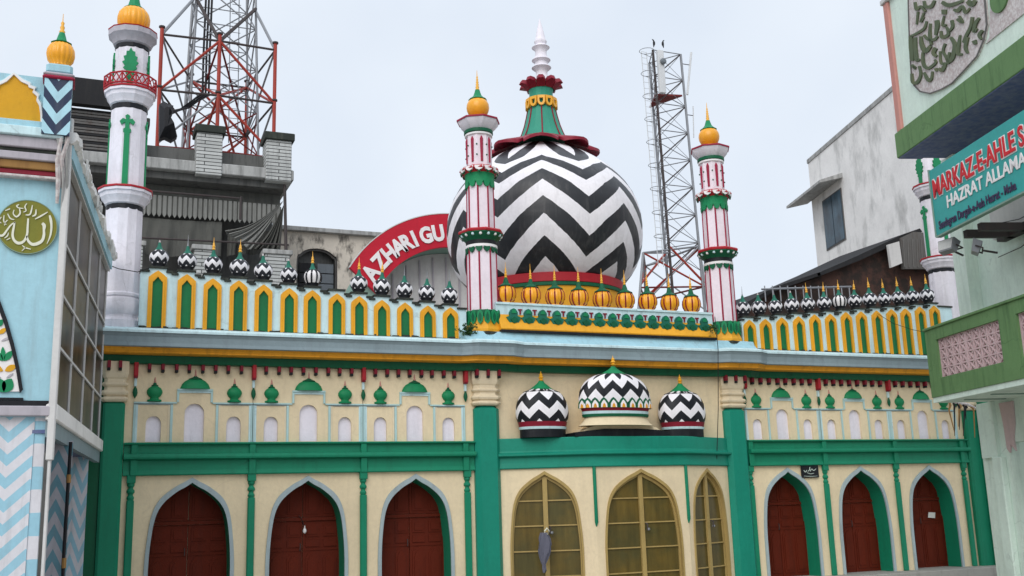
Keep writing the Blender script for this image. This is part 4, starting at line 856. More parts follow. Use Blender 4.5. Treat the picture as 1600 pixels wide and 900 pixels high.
# =================================================================== GREEN BUILDING, NEAR RIGHT
RA = radians(-106.7); green = thing('corner_building', 'mint and moss green building with projecting balcony and calligraphy on its upper wall', 'building', (16.7, -3.5, 0), RA)
TG = Matrix.Translation((16.7, -3.5, 0)) @ Matrix.Rotation(RA, 4, 'Z')     # x along the face towards the viewer, y inwards
def G(): k = MB(); k.T = TG; return k
gz = lambda px, py, o=0: atpl(px, py, (16.7+.958*o, -3.5-.287*o), RA)
k = G(); X = 7
cuts = [(0, .39), (2.53, 3.05), (5.2, X)]
for a, b in cuts: k.box(a, b, 0, .16, 3.46, 4.75, 'moss_green')
for a, b in ((.39, 2.53), (3.05, 5.2)): k.box(a, b, 0, .16, 3.46, 3.80, 'moss_green'); k.box(a, b, 0, .16, 4.53, 4.75, 'moss_green')
k.box(0, .14, .16, 1.25, 3.46, 4.75, 'moss_green'); k.bbox(-.03, X, -.03, .19, 4.752, 4.80, 'moss_green', .01); bw = k.done('balcony_parapet', green)
for a, b in ((.39, 2.53), (3.05, 5.2)):
    k = G(); nx, nz = 9, 4; dx = (b-a)/nx; dz = .73/nz
    for i in range(nx+1): w2 = .03 if i in (0, nx//2+0, nx) else .014; k.box(a+i*dx-(w2 if i else 0), a+i*dx+(w2 if i < nx else 0), .05, .11, 3.80, 4.53, 'pink_jali')
    for j in range(nz+1): k.box(a, b, .052, .108, 3.80+j*dz-(.014 if j else 0), 3.80+j*dz+(.014 if j < nz else 0), 'pink_jali')
    for i in range(nx):
        for j in range(nz):
            cx, cz = a+(i+.5)*dx, 3.80+(j+.5)*dz
            for s in (-1, 1):
                k.prism([(cx-.11, cz-s*.085), (cx-.085, cz-s*.10), (cx+.11, cz+s*.085), (cx+.085, cz+s*.10)], .056, .10, 'pink_jali')
            k.lathe([(.035, 0), (.035, .03)], 'pink_jali', 8, (cx, .08, cz-.015))
    k.done('jali_panel', bw)
k = G(); k.box(.0, X, .02, 1.3, 3.36, 3.458, 'mint'); k.bbox(.6, .68, .3, 1.1, 3.345, 3.36, 'mint_dark', .005); k.bbox(1.5, 1.58, .3, 1.1, 3.345, 3.36, 'mint_dark', .005); k.done('balcony_slab', green)
# upper wall, beam and soffit
k = G(); k.bbox(-.28, X, -.02, .5, 8.39, 8.92, 'moss_green', .02); k.done('roof_beam', green)
k = G(); k.box(-.25, X, .5, 2.6, 8.40, 8.6, 'soffit_blue'); k.box(-.24, X, .0, .5, 8.375, 8.388, 'soffit_blue'); k.done('soffit', green)
k = G(); k.box(-.02, X, .06, .3, 8.922, 11.75, 'mint_light'); uw = k.done('upper_wall', green)
k = G(); k.bbox(-.20, .0, -.0, .3, 8.922, 11.75, 'salmon', .02); k.bbox(-.24, .4, -.04, .34, 11.752, 11.86, 'panel_white', .02); k.done('corner_post', uw)
cart = [gz(*q, .06) for q in ((1424, -70), (1421, 0), (1422, 40), (1424, 90), (1426, 118), (1430, 134), (1440, 144), (1455, 147), (1472, 141), (1490, 131), (1510, 110), (1530, 88), (1541, 62), (1546, 38), (1543, 0), (1540, -60))]
k = G(); k.prism([(s, z) for s, z in cart], .03, .06, 'terrazzo'); ct = k.done('cartouche', uw)
k = G(); cx_ = sum(s for s, z in cart)/len(cart); cz_ = sum(z for s, z in cart)/len(cart); k.strip(cart, [(cx_+(s-cx_)*.97, cz_+(z-cz_)*.975) for s, z in cart], .018, .031, 'tin'); k.done('outline', ct)
k = G(); sd2 = [gz(*q, .06) for q in ((1551, 60), (1551, -80), (1700, -200), (1700, -34), (1600, 20))]; sd2[3] = gz(1640, 10, .06); sd2 = [(max(s, 0), z) for s, z in [gz(1548, 58, .06), gz(1549, -60, .06), (6, gz(1549, -60, .06)[1]), (6, 9.3), (gz(1538, 82, .06)[0]+.1, 9.3)]]
k.prism(sd2, .035, .06, 'terrazzo'); k.done('terrazzo_panel', uw)
GS = [[(245, 20, 20), (262, 90, 26), (300, 60, 20), (345, 110, 22)], [(330, 10, 20), (345, 60, 26), (400, 60, 30), (430, 5, 22)], [(275, 110, 18), (262, 230, 14)], [(330, 120, 16), (300, 210, 20), (330, 160, 12)],
      [(500, 20, 30), (560, 50, 36), (640, 30, 30), (700, 5, 20)], [(740, 10, 40), (780, 40, 50), (815, 5, 30)], [(610, 90, 20), (650, 100, 36), (690, 60, 24), (720, 120, 24), (760, 80, 16)], [(520, 90, 44), (520, 135, 40)], [(520, 150, 12), (505, 240, 20), (540, 230, 14)],
      [(355, 200, 16), (335, 265, 22), (270, 310, 22), (205, 340, 18)], [(205, 340, 30), (212, 450, 40), (220, 570, 26)], [(250, 350, 24), (250, 450, 30), (262, 560, 34), (290, 555, 16)], [(300, 340, 22), (310, 420, 36), (345, 480, 40), (395, 430, 26)], [(390, 220, 16), (385, 330, 26), (400, 420, 22)],
      [(450, 190, 36), (455, 240, 40), (440, 330, 22)], [(330, 330, 20), (370, 370, 24), (430, 370, 26), (460, 340, 14)], [(590, 190, 26), (600, 250, 24), (570, 290, 20)], [(490, 290, 16), (500, 350, 30), (560, 320, 26), (540, 250, 14)], [(640, 180, 20), (690, 210, 26), (660, 150, 16)],
      [(785, 160, 26), (770, 250, 26), (730, 330, 28), (700, 400, 22)], [(850, 170, 22), (815, 220, 30), (800, 300, 26), (830, 270, 14)], [(880, 285, 24), (850, 330, 30), (870, 370, 18)], [(800, 380, 40), (815, 415, 26)], [(745, 350, 20), (720, 440, 30), (740, 500, 16)], [(670, 330, 14), (660, 400, 26), (650, 500, 34), (690, 510, 18)],
      [(580, 350, 24), (620, 420, 34), (600, 540, 36), (560, 575, 24), (570, 490, 18)], [(530, 410, 22), (510, 480, 20), (540, 540, 22), (560, 600, 20)], [(440, 450, 36), (420, 500, 34), (450, 530, 22)], [(480, 480, 16), (490, 590, 20), (530, 600, 26), (500, 660, 34), (470, 640, 18)],
      [(320, 490, 20), (325, 600, 28), (370, 640, 26), (440, 590, 22), (430, 560, 14)], [(215, 610, 22), (250, 640, 26), (235, 620, 14)], [(215, 690, 20), (225, 770, 26), (270, 770, 30), (300, 700, 22), (285, 620, 20)], [(330, 680, 16), (370, 750, 30), (400, 740, 22), (410, 670, 16)], [(440, 640, 26), (450, 670, 16)], [(610, 640, 4), (612, 644, 4)]]
def fg(x, y):
    s, z = gz(1390+x/6, y/6, .03); return Vector((s, .03, z))
for s in GS[:-1]:
    k = MB()
    ribbon(k, [(a, b, c*1.0) for a, b, c in s], 'moss_ink', fg, Vector((0, -.03, 0))) if 'moss_ink' in MATS else ribbon(k, s, 'mint_dark', fg, Vector((0, -.03, 0)))
    k.v = [TG @ v for v in k.v]; k.done('letter_stroke', ct)
bs, bz = gz(1565, -4, .06); k = G(); N = 20; k.prism([(bs+.26*cos(2*pi*i/N), bz+.26*sin(2*pi*i/N)) for i in range(N)], .0, .04, 'moss_green'); k.done('boss', uw)
# walls behind the balcony
k = G(); k.box(-.45, X, 1.25, 4, 4.9, 8.39, 'mint_light'); k.done('first_floor_wall', green)
k = G(); k.box(-.40, .05, 1.0, 1.249, 4.0, 8.39, 'mint'); k.box(.6, 2.6, 1.15, 1.249, 4.8, 6.05, 'mint'); k.box(.9, 4.5, 1.1, 1.249, 6.35, 7.4, 'panel_white'); k.done('pier', green)
k = G(); pa, pb, pz, xe = .42, 1.5, 2.25, X
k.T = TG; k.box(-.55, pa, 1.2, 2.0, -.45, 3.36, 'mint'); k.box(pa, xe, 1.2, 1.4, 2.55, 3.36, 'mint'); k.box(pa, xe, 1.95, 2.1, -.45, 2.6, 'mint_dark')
k.done('ground_floor_wall', green)
k = G(); k.bbox(-.05, .26, 1.08, 1.21, -.45, 2.30, 'mint_light', .02); k.box(-.45, .1, 1.13, 1.205, 2.30, 3.355, 'mint_light'); k.done('pier', green)
k = G(); k.prism([(.30, 3.30), (.75, 3.30), (.72, 2.9), (.62, 2.6), (.66, 2.38), (.52, 2.52), (.46, 2.36), (.38, 2.44), (.36, 2.9)], 1.16, 1.195, 'flesh_pink'); k.done('torn_poster', green)
# =================================================================== SIGNS AND SMALL THINGS ON THE BUILDINGS
sb = put('signboard', None, None, TG @ Matrix.Translation((1.12, -.1, 6.38))); tag(sb, 'teal signboard with red and white lettering hung under the green roof beam', 'signboard')
k = G(); k.bbox(1.12, 5.2, -.14, -.06, 6.38, 7.66, 'sign_teal', .01); k.done('board', sb)
k = G(); k.box(1.10, 1.125, -.16, -.05, 6.36, 7.68, 'mint_dark'); k.box(1.12, 5.2, -.16, -.05, 6.345, 6.375, 'mint_dark'); k.done('frame', sb)
def gtext(txt, s0, z0, size, m, sx, name, offs=.012, out=.15, ext=.006):
    me = text_mesh(txt, size, ext, offs); me.materials.append(MATS[m])
    put(name, me, sb, TG @ Matrix.Translation((s0, -out, z0)) @ Matrix.Rotation(pi/2, 4, 'X') @ Matrix.Diagonal((sx, 1, 1, 1)))
gtext('MARKAZ-E-AHLE S', 1.20, 7.10, .48, 'sign_white', .745, 'lettering_outline', .030, .145, .004)
gtext('MARKAZ-E-AHLE S', 1.20, 7.10, .48, 'letter_red', .745, 'lettering', .008, .158, .006)
gtext('HAZRAT ALLAMA', 1.62, 6.78, .32, 'sign_white', .98, 'lettering', .006)
gtext('Saudagran Dargah-e-Aala Hazrat - Moha', 1.26, 6.47, .22, 'letter_dark', .70, 'lettering', .003)
def flood(s, z, y, lab, rz):
    o = put('floodlight', None, None, TG @ Matrix.Translation((s, y, z)) @ Matrix.Rotation(rz, 4, 'Z') @ Matrix.Rotation(-.5, 4, 'X')); tag(o, lab, 'floodlight', 'floodlights under the teal signboard')
    T = W[o.name]; k = MB(); k.T = T; k.loft([([(-.16, -.06), (.16, -.06), (.16, .06), (-.16, .06)], -.1), ([(-.2, -.12), (.2, -.12), (.2, .05), (-.2, .05)], .12)], 'steel_grey'); k.done('housing', o)
    k = MB(); k.T = T; k.add([(-.15, -.075, -.08), (.15, -.075, -.08), (.18, -.13, .1), (-.18, -.13, .1)], [(0, 1, 2, 3)], 'lamp_glass'); k.done('lens', o)
    k = MB(); k.T = T; k.tube([(-.2, -.03, 0), (-.24, .1, 0), (.24, .1, 0), (.2, -.03, 0)], .015, 'steel_dark'); k.tube([(0, .1, 0), (0, .35, .05)], .02, 'steel_dark'); k.done('bracket', o); return o
k = G(); k.box(1.62, 1.74, .1, 1.05, 6.2, 6.34, 'steel_dark'); k.box(2.1, 2.22, .1, 1.05, 6.2, 6.34, 'steel_dark'); k.box(1.35, 3.4, .9, 1.08, 6.2, 6.35, 'steel_dark'); k.done('bracket_frame', green)
flood(1.25, 6.12, .0, 'grey floodlight at the left end under the teal signboard', .3); flood(1.75, 5.98, .25, 'smaller tilted floodlight right of the other, under the teal signboard', -.5)
# nameplate, notice, bulb, cloth
p = at(1251, 727, -.03); q = at(1279, 746, -.03); k = MB(); k.box(p.x, q.x, -.05, -.02, q.z, p.z, 'black_paint'); npl = k.done('nameplate'); tag(npl, 'small dark green nameplate with Urdu writing above a right-hand door', 'nameplate')
k = MB(); w_ = q.x-p.x; h_ = p.z-q.z; fn = lambda x, y: Vector((p.x+x*w_, -.05, q.z+y*h_))
for s in ([(.85, .7, .05), (.7, .55, .07), (.6, .7, .05), (.5, .5, .07)], [(.5, .85, .05), (.45, .6, .07), (.35, .5, .05)], [(.3, .6, .05), (.2, .45, .07), (.12, .6, .05)], [(.7, .35, .05), (.5, .3, .07), (.3, .4, .05)], [(.9, .12, .04), (.5, .1, .06), (.1, .14, .04)]): ribbon(k, [(a, b, c*.5) for a, b, c in s], 'mint', fn, Vector((0, -.006, 0)))
k.done('lettering', npl)
p = at(1455, 805, .40); k = MB(); k.add([(p.x-.11, .392, p.z-.05), (p.x+.1, .39, p.z-.07), (p.x+.12, .385, p.z+.06), (p.x-.08, .388, p.z+.07)], [(0, 1, 2, 3)], 'paper'); k.add([(p.x-.11, .398, p.z-.05), (p.x+.1, .396, p.z-.07), (p.x+.12, .394, p.z+.06), (p.x-.08, .396, p.z+.07)], [(3, 2, 1, 0)], 'paper'); tag(k.done('paper_notice'), 'small torn white paper stuck on the rightmost red door', 'paper')
p = at(476, 832, .33); k = MB(); k.lathe([(.003, -.02), (.028, 0), (.035, .03), (.025, .06), (.012, .075), (.012, .12)], 'sign_white', 12, (p.x, .33, p.z)); k.tube([(p.x, .33, p.z+.1), (p.x-.06, .36, p.z+.25), (p.x-.10, .40, p.z+.3)], .006, 'cable_black'); tag(k.done('light_bulb', None, True), 'round white bulb hanging before the second door from the left', 'bulb')
p = at(849, 832, -.5); q = at(851, 893, -.5); k = MB(); rc = random.Random(5); rows = 18; vs = []
for i in range(rows+1):
    t = i/rows; ww = .03+.085*sin(pi*min(t*1.15+.05, 1))**.7*(1-.25*t); cx0 = p.x+(q.x-p.x)*t+.02*sin(6*t)-.01; z = p.z+(q.z-p.z)*t
    for j in range(28): a = 2*pi*j/28; f_ = 1+.30*sin(5*a+3*t)+.16*sin(9*a-4*t)+.08*rc.uniform(-1, 1); vs.append((cx0+ww*cos(a)*f_, -.54+.45*ww*sin(a)*f_, z+.025*sin(2*a+t*3)*t))
k.add(vs, [(i*28+j, i*28+(j+1) % 28, i*28+28+(j+1) % 28, i*28+28+j) for i in range(rows) for j in range(28)]+[tuple(range(28)), tuple(range(rows*28, rows*28+28))], 'rag_grey')
a_ = Vector((p.x, -.55, p.z)); k.tube([a_+Vector((.0, 0, .02)), a_+Vector((.05, -.01, .08)), a_+Vector((.1, 0, .02)), a_+Vector((.06, 0, -.04)), a_], .014, 'brush_white', 6); tag(k.done('hanging_cloth', None, True, 70), 'bundled grey blue cloth tied to the latch of the left bay window', 'cloth')
p1, p2, p3, p4 = at(1117, 495, -.6), at(1122, 545, -.75), at(1122, 560, -.7), at(1120, 718, -.25); k = MB(); k.tube([p1, p2, p3, (p3+p4)/2+Vector((.02, 0, 0)), p4], .008, 'cable_black', 5); tag(k.done('wire'), 'thin black wire dropping over the eaves beside the right striped pillar', 'wire')
k = MB(); pts = [at(132, 405, -.5), at(165, 412, -.4), at(185, 420, -.3), at(215, 425, -.25), at(235, 418, -.2)]; k.tube(pts, .008, 'cable_black', 5); tag(k.done('wire'), 'thin dark wire sagging across the base of the tall left minaret', 'wire')
k = MB(); pts = [at(1371, 490, -.3), at(1395, 505, -.4), at(1425, 515, -.6), at(1450, 520, -1.2)]; k.tube(pts, .006, 'cable_black', 5); tag(k.done('wire'), 'thin wire crossing the right parapet panels towards the balcony', 'wire')
# weeds rooted in the masonry
def weed(x, y, z, n, R, lab, hang=0, seed=1):
    r_ = random.Random(seed); o = put('weed', None, None, Matrix.Translation((x, y, z))); tag(o, lab, 'plant', 'weeds rooted in the parapet'); k = MB(); st = MB()
    for i in range(9):
        a = r_.uniform(0, 2*pi); L = R*r_.uniform(.5, 1.1); tip = Vector((x+L*.7*cos(a), y-abs(L*.5*sin(a)), z+(L*r_.uniform(.2, 1) if not hang else -L*r_.uniform(-.3, 1.3)))); b0 = Vector((x, y, z)); mid = (b0+tip)/2+Vector((0, 0, .04)); st.tube([b0, mid, tip], [.006, .005, .002], 'leaf', 4)
        for j in range(n):
            t = r_.uniform(.25, 1.05); c = b0.lerp(tip, t)+Vector((r_.uniform(-1, 1), r_.uniform(-1, .3), r_.uniform(-1, 1)))*.035; s = r_.uniform(.018, .038)
            u = Vector((r_.uniform(-1, 1), r_.uniform(-1, 1), r_.uniform(-.6, .8))).normalized(); v = u.cross(Vector((r_.uniform(-1, 1), r_.uniform(-1, 1), 1))).normalized()
            k.add([c-u*s, c+v*s*.5, c+u*s, c-v*s*.5], [(0, 1, 2, 3)], 'leaf')
    k.done('leaves', o); st.done('stem', o)
p = at(731, 530, -.35); weed(p.x, -.35, p.z+.03, 42, .36, 'leafy weed growing at the foot of the left striped minaret', 0, 3)
p = at(1114, 510, -.5); weed(p.x, -.45, p.z, 8, .16, 'thin creeper hanging on the gold and green base of the right striped minaret', 1, 8)
# =================================================================== BUILDINGS BEHIND
YG = 12.0; grey = thing('grey_building', 'weathered grey concrete building with netted terrace and whitewashed brick piers', 'building', (4, YG+2, 0))
X = lambda px, py, Y=YG: at(px, py, Y).x
Zg = lambda px, py, Y=YG: at(px, py, Y).z
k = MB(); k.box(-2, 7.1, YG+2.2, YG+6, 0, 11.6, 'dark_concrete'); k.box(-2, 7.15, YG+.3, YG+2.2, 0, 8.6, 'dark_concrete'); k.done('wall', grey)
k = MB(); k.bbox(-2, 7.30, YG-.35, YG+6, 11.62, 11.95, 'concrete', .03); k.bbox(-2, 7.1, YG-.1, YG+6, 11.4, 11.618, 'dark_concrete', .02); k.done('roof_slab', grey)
k = MB(); k.box(-2, 7.1, YG+.1, YG+.35, 11.952, 12.45, 'dark_concrete'); k.done('roof_parapet', grey)
for x0, x1 in ((2.62, 3.0), (X(305, 235), X(345, 235)), (X(413, 235), X(452, 240))):
    k = MB(); k.bbox(x0, x1, YG-.40, YG+.35, 11.55, 12.85, 'whitewashed_brick', .02); o = k.done('roof_pier', grey); k = MB(); k.bbox(x0-.06, x1+.08, YG-.48, YG+.4, 12.852, 13.08, 'mould', .02); k.done('pier_cap', o)
for x0, x1 in ((2.7, 3.05), (X(302, 400), X(330, 400)), (X(412, 400), X(450, 400))):
    k = MB(); k.bbox(x0, x1, YG-.30, YG+.2, 4, 9.28, 'whitewashed_brick', .02); o = k.done('terrace_pier', grey); k = MB(); k.bbox(x0-.08, x1+.08, YG-.36, YG+.3, 9.282, 9.42, 'concrete', .02); k.done('pier_cap', o)
k = MB(); k.tube([(1, YG-.2, 9.5), (7.2, YG-.2, 9.62)], .03, 'steel_dark'); k.tube([(3.0, YG-.22, 10.95), (5.7, YG-.22, 10.95)], .03, 'steel_dark'); k.tube([(5.75, YG-.22, 11.0), (5.75, YG-.22, 10.3)], .04, 'steel_dark'); k.tube([(7.05, YG-.2, 11.5), (7.15, YG-.2, 8.6)], .05, 'steel_dark'); k.done('rail', grey)
# netting with a fringe pattern
def cloth(name, x0, x1, zt, zb, y, m, amp, seed, sag=0):
    k = MB(); r_ = random.Random(seed); nx, nz = 80, 10; vs = []
    ph = r_.uniform(0, 6)
    for j in range(nz+1):
        t = j/nz
        for i in range(nx+1):
            s = i/nx; x = x0+(x1-x0)*s; z = zt+(zb-zt)*t-sag*sin(pi*s)*(1 if j else .4); yy = y+amp*(sin(s*26+ph+t)+.5*sin(s*61+2*t))*(.3+t); vs.append((x, yy, z))
    n = nx+1; k.add(vs, [(j*n+i, j*n+n+i, j*n+n+i+1, j*n+i+1) for j in range(nz) for i in range(nx)], m); return k.done(name, grey, True, 60)
cloth('netting', 2.4, 7.05, 11.38, 10.85, YG+.5, 'net_cloth', .03, 1); cloth('netting', 2.4, 5.3, 10.35, 9.3, YG+.4, 'net_cloth', .05, 2, .1); cloth('netting', 5.5, 7.05, 10.2, 9.35, YG+.6, 'net_cloth', .06, 4, -.1)
k = MB(); x = 3.0
while x < 7.0:
    k.prism([(x, 11.0), (x+.10, 11.0), (x+.10, 10.42), (x+.05, 10.34), (x, 10.42)], YG+.30, YG+.31, 'net_light'); x += .145
k.box(3.0, 7.05, YG+.312, YG+.32, 10.45, 10.95, 'net_cloth'); k.done('fringed_awning', grey)
def drape(apex, b0, b1, m, seed):
    k = MB(); r_ = random.Random(seed); nu, nv = 40, 10; vs = []
    for i in range(nu+1):
        u_ = i/nu; b = Vector(b0).lerp(Vector(b1), u_); fo = .09*sin(u_*31+seed)+.05*sin(u_*53)
        for j in range(nv+1): v_ = j/nv; p = Vector(apex).lerp(b, v_); p.z -= .22*sin(pi*v_)*(1-u_*.6); p.y -= fo*v_; vs.append(p)
    k.add(vs, [(i*(nv+1)+j, (i+1)*(nv+1)+j, (i+1)*(nv+1)+j+1, i*(nv+1)+j+1) for i in range(nu) for j in range(nv)], m); return k.done('gathered_net', grey, True, 60)
drape((7.05, YG-.05, 11.05), (5.35, YG+.15, 10.0), (6.1, YG+.1, 9.45), 'net_light', 2); drape((7.05, YG-.08, 10.9), (6.15, YG+.1, 9.5), (7.0, YG+.0, 9.45), 'net_cloth', 5)
k = MB(); a0_, a1_ = 0.6, 2.6
for i in range(16): z = 11.98+i*.085; k.box(a0_, a1_, YG-.2+.02*(i % 2)+.01*i, YG+.3, z, z+.06, 'tin' if i % 3 else 'sheet_dark')
k.box(a0_-.3, a1_, YG-.3, YG-.02, 13.36, 14.15, 'sheet_dark'); k.done('stacked_sheets', grey)
k = MB(); tq = [(249, 163), (256, 158), (263, 162), (271, 165), (270, 176), (265, 184), (271, 192), (275, 205), (277, 213), (268, 219), (258, 214), (249, 216)]; n = len(tq); rr = random.Random(9)
fr_ = [at(a, b, YG+.5) for a, b in tq]; ce = sum(fr_, Vector())/n; md_ = [ce.lerp(p, .55)+Vector((0, -.28+rr.uniform(-.1, .1), 0)) for p in fr_]; bk_ = [p+Vector((0, .3, 0)) for p in fr_]
k.add(md_+fr_+bk_, [tuple(range(n))]+[(i, n+i, n+(i+1) % n, (i+1) % n) for i in range(n)]+[(n+i, 2*n+i, 2*n+(i+1) % n, n+(i+1) % n) for i in range(n)]+[tuple(range(2*n, 3*n))], 'cable_black'); tag(k.done('tarpaulin'), 'torn black tarpaulin tied beside the red tower frame, right of the tall left minaret', 'tarpaulin')
# cream building with arched window
YC = 15.0; cream = thing('cream_building', 'old mould-stained cream building with an arched shuttered window', 'building', (10, YC+2, 0))
ww0, ww1 = X(463, 430, YC), X(527, 430, YC); wc = (ww0+ww1)/2; hw = (ww1-ww0)/2; zt = Zg(494, 388, YC)
A = curve_arch([(hw, 7.5), (hw, zt-.55), (hw*.82, zt-.22), (hw*.45, zt-.05), (0, zt)], 4)
k = MB(); k.archwall(7.2, 14, 5, 10.93, shift(A, wc), YC, 'old_cream', .35, 'tin'); k.box(7.2, 14, YC+.36, YC+5, 5, 10.93, 'dark_concrete'); k.box(7.2, 14, YC+.001, YC+.36, 10.9, 10.93, 'old_cream'); k.done('wall', cream)
k = MB(); k.bbox(7.0, 14, YC-.2, YC+5.1, 10.932, 11.08, 'concrete', .02); k.done('roof_slab', cream)
k = MB(); k.strip(shift(A, wc), [(wc+x*.93, z-.06 if z > 7.6 else z) for x, z in A], YC+.08, YC+.16, 'tin'); wf = k.done('window', cream)
for a, b, m in ((wc-.58, wc-.02, 'sheet_dark'), (wc+.05, wc+.6, 'shutter_grey')):
    k = MB(); 
    for j in range(7): k.bbox(a, b, YC+.17, YC+.21, 7.5+j*.35, 7.5+j*.35+.32, m, .01)
    k.done('shutter', wf)
# red arch sign building
YS = 8.0; hall = thing('arched_hall', 'white panelled hall under the red arch sign behind the zigzag dome', 'building', (11.2, YS+1.5, 0))
cx, cz, Ro, Ri = 11.19, 6.32, 3.54, 2.58
arc = lambda R, a0=0, a1=pi, n=40: [(cx+R*cos(a0+(a1-a0)*i/n), cz+R*sin(a0+(a1-a0)*i/n)) for i in range(n+1)]
k = MB(); k.strip(arc(Ro-.35), arc(Ri+.02), YS+.122, YS+1.2, 'mint_dark'); k.done('arch_rib', hall)
k = MB(); k.prism(arc(Ri+.01), YS+.9, YS+1.1, 'panel_white'); k.box(cx-Ri-.3, cx+Ri+.3, YS+.3, YS+2, 3, cz-.01, 'panel_white'); k.done('wall', hall)
for i in range(13):
    x = cx-2.4+i*.4; h = math.sqrt(max(0, (Ri-.1)**2-(x-cx)**2)); k = MB(); k.box(x-.02, x+.02, YS+.86, YS+.9, cz, cz+h, 'grey_lilac'); k.done('panel_joint', hall)
sg = thing('arch_sign', 'curved red sign reading AZHARI GU in white letters, behind the dome', 'sign', (cx, YS, cz))
k = MB(); k.strip(arc(Ro, radians(29.5), radians(149.5)), arc(Ri, radians(25), radians(154)), YS, YS+.12, 'sign_red'); k.done('panel', sg)
k = MB(); k.strip(arc(Ro+.025, radians(29.5), radians(149.5)), arc(Ro, radians(29.5), radians(149.5)), YS-.01, YS+.13, 'panel_white'); k.done('edge_strip', sg)
for ch, px, py in zip('AZHARIGU', (580, 595, 609, 622.5, 636, 648, 665, 684), (427, 410.5, 397.5, 387, 379.5, 375, 368, 362.5)):
    w_ = at(px, py, YS); a = math.atan2(w_.z-cz, w_.x-cx); rad = (Ro+Ri)/2-.06
    me = text_mesh(ch, .62, .012, .028); me.materials.append(MATS['sign_white']); xs = [v.co.x for v in me.vertices]; mid = (min(xs)+max(xs))/2
    M = Matrix.Translation((cx+rad*cos(a), YS-.02, cz+rad*sin(a))) @ Matrix.Rotation(-(a-pi/2), 4, 'Y') @ Matrix.Rotation(pi/2, 4, 'X') @ Matrix.Diagonal((.82, 1, 1, 1)) @ Matrix.Translation((-mid, -.22, 0)); put('letter', me, sg, M)
# stained white building at the right
wb = thing('white_building', 'tall white building streaked with black mould, one window under a sunshade', 'building', (28.8, 15, 0), RA)
TW = Matrix.Translation((28.8, 15, 0)) @ Matrix.Rotation(RA, 4, 'Z')
def H(): k = MB(); k.T = TW; return k
k = H(); k.box(1.67, 13.5, 0, 9, 0, 15.0, 'stained_white'); k.bbox(1.63, 13.5, -.04, .3, 14.88, 15.06, 'concrete', .02); k.done('wall', wb)
k = H(); k.add([(1.25, -.9, 13.12), (4.7, -.9, 13.12), (4.7, 0, 13.32), (1.25, 0, 13.32), (1.25, -.9, 13.22), (4.7, -.9, 13.22), (4.7, 0, 13.5), (1.25, 0, 13.5)], [(0, 3, 2, 1), (4, 5, 6, 7), (0, 1, 5, 4), (1, 2, 6, 5), (2, 3, 7, 6), (3, 0, 4, 7)], 'concrete'); k.done('sunshade', wb)
k = H(); k.box(2.72, 4.5, -.03, .02, 10.98, 12.98, 'tin'); wn = k.done('window', wb)
for a, b, m in ((2.78, 3.6, 'blue_glass'), (3.66, 4.44, 'blue_glass')): k = H(); k.box(a, b, -.05, -.031, 11.04, 12.92, m); k.done('window_leaf', wn)
# dark sheds between
YD = 5.0; shed = thing('tin_shed', 'dark tin and brick shed roofs behind the right parapet', 'shed', (22, YD, 4))
poly = lambda pts, Y: [(at(a, b, Y).x, at(a, b, Y).z) for a, b in pts]
k = MB(); k.prism(poly([(1165, 478), (1200, 458), (1270, 436), (1330, 412), (1375, 392), (1430, 372), (1520, 372), (1520, 540), (1165, 540)], YD), YD, YD+2.5, 'rust_brick'); k.done('brick_wall', shed)
for pts in ([(1160, 474), (1200, 452), (1272, 428), (1274, 433), (1204, 457), (1162, 480)], [(1268, 430), (1330, 403), (1400, 370), (1428, 360), (1432, 365), (1334, 410), (1270, 435)]):
    k = MB(); k.prism(poly(pts, YD), YD-.25, YD+2.6, 'sheet_dark'); k.done('roof_sheet', shed)
k = MB(); V = poly([(1407, 372), (1428, 362), (1500, 368), (1500, 420), (1412, 420)], YD-.3); k.prism(V, YD-.3, YD-.2, 'tin'); k.done('corrugated_panel', shed)
for i in range(12): px = 1411+i*7; a = at(px, 374, YD-.3); b = at(px+2, 418, YD-.3); k = MB(); k.tube([(a.x, YD-.31, a.z), (b.x, YD-.31, b.z)], .025, 'tin', 5); k.done('corrugation', shed)
k = MB(); k.prism(poly([(1388, 382), (1405, 377), (1410, 411), (1393, 418)], YD-.4), YD-.4, YD-.31, 'panel_white'); k.done('white_board', shed)
k = MB()
for px in range(1195, 1330, 12): a = at(px, 452, YD-.4); k.tube([(a.x, YD-.4, a.z-.35), (a.x, YD-.4, a.z+.1)], .02, 'steel_grey', 4)
a, b = at(1190, 452, YD-.4), at(1330, 448, YD-.4); k.tube([a, b], .03, 'steel_grey', 4); k.done('railing', shed)
# =================================================================== LATTICE TOWERS
t1 = thing('lattice_tower', 'red and grey steel mast rising from a red tubular frame, behind the tall left minaret', 'tower', (5.4, 16, 12)); red = 'steel_red'
def member(par, name, a, b, r, m, n=6): k = MB(); k.tube([a, b], r, m, n); return k.done(name, par)
za, zb, zc = 12.0, 15.0, 16.9
C = {'A': (3.45, 14), 'C': (5.25, 13.9), 'E': (7.07, 14), 'B': (4.72, 17.5), 'D': (6.66, 17.5)}
for q, (x, y) in C.items():
    m_ = 'steel_red' if q in 'AC' else 'steel_red'; zt_ = zc+.25
    o = member(t1, 'post', (x, y, za-.2), (x, y, zt_), 0.06 if y < 15 else .05, m_, 8)
    for z in (zb+.1, zt_): k = MB(); k.lathe([(.08, -.03), (.10, -.02), (.10, .03), (.04, .05)], 'steel_dark', 10, (x, y, z)); k.done('flange', o)
def V3(q, z): return (*C[q], z)
for z, m_ in ((zc, 'steel_dark'), (zb, 'steel_dark'), (12.75, 'steel_red'), (13.1, 'steel_maroon')):
    for p_, q in (('A', 'C'), ('C', 'E'), ('B', 'D'), ('A', 'B'), ('E', 'D')): member(t1, 'beam', V3(p_, z), V3(q, z), .038, m_)
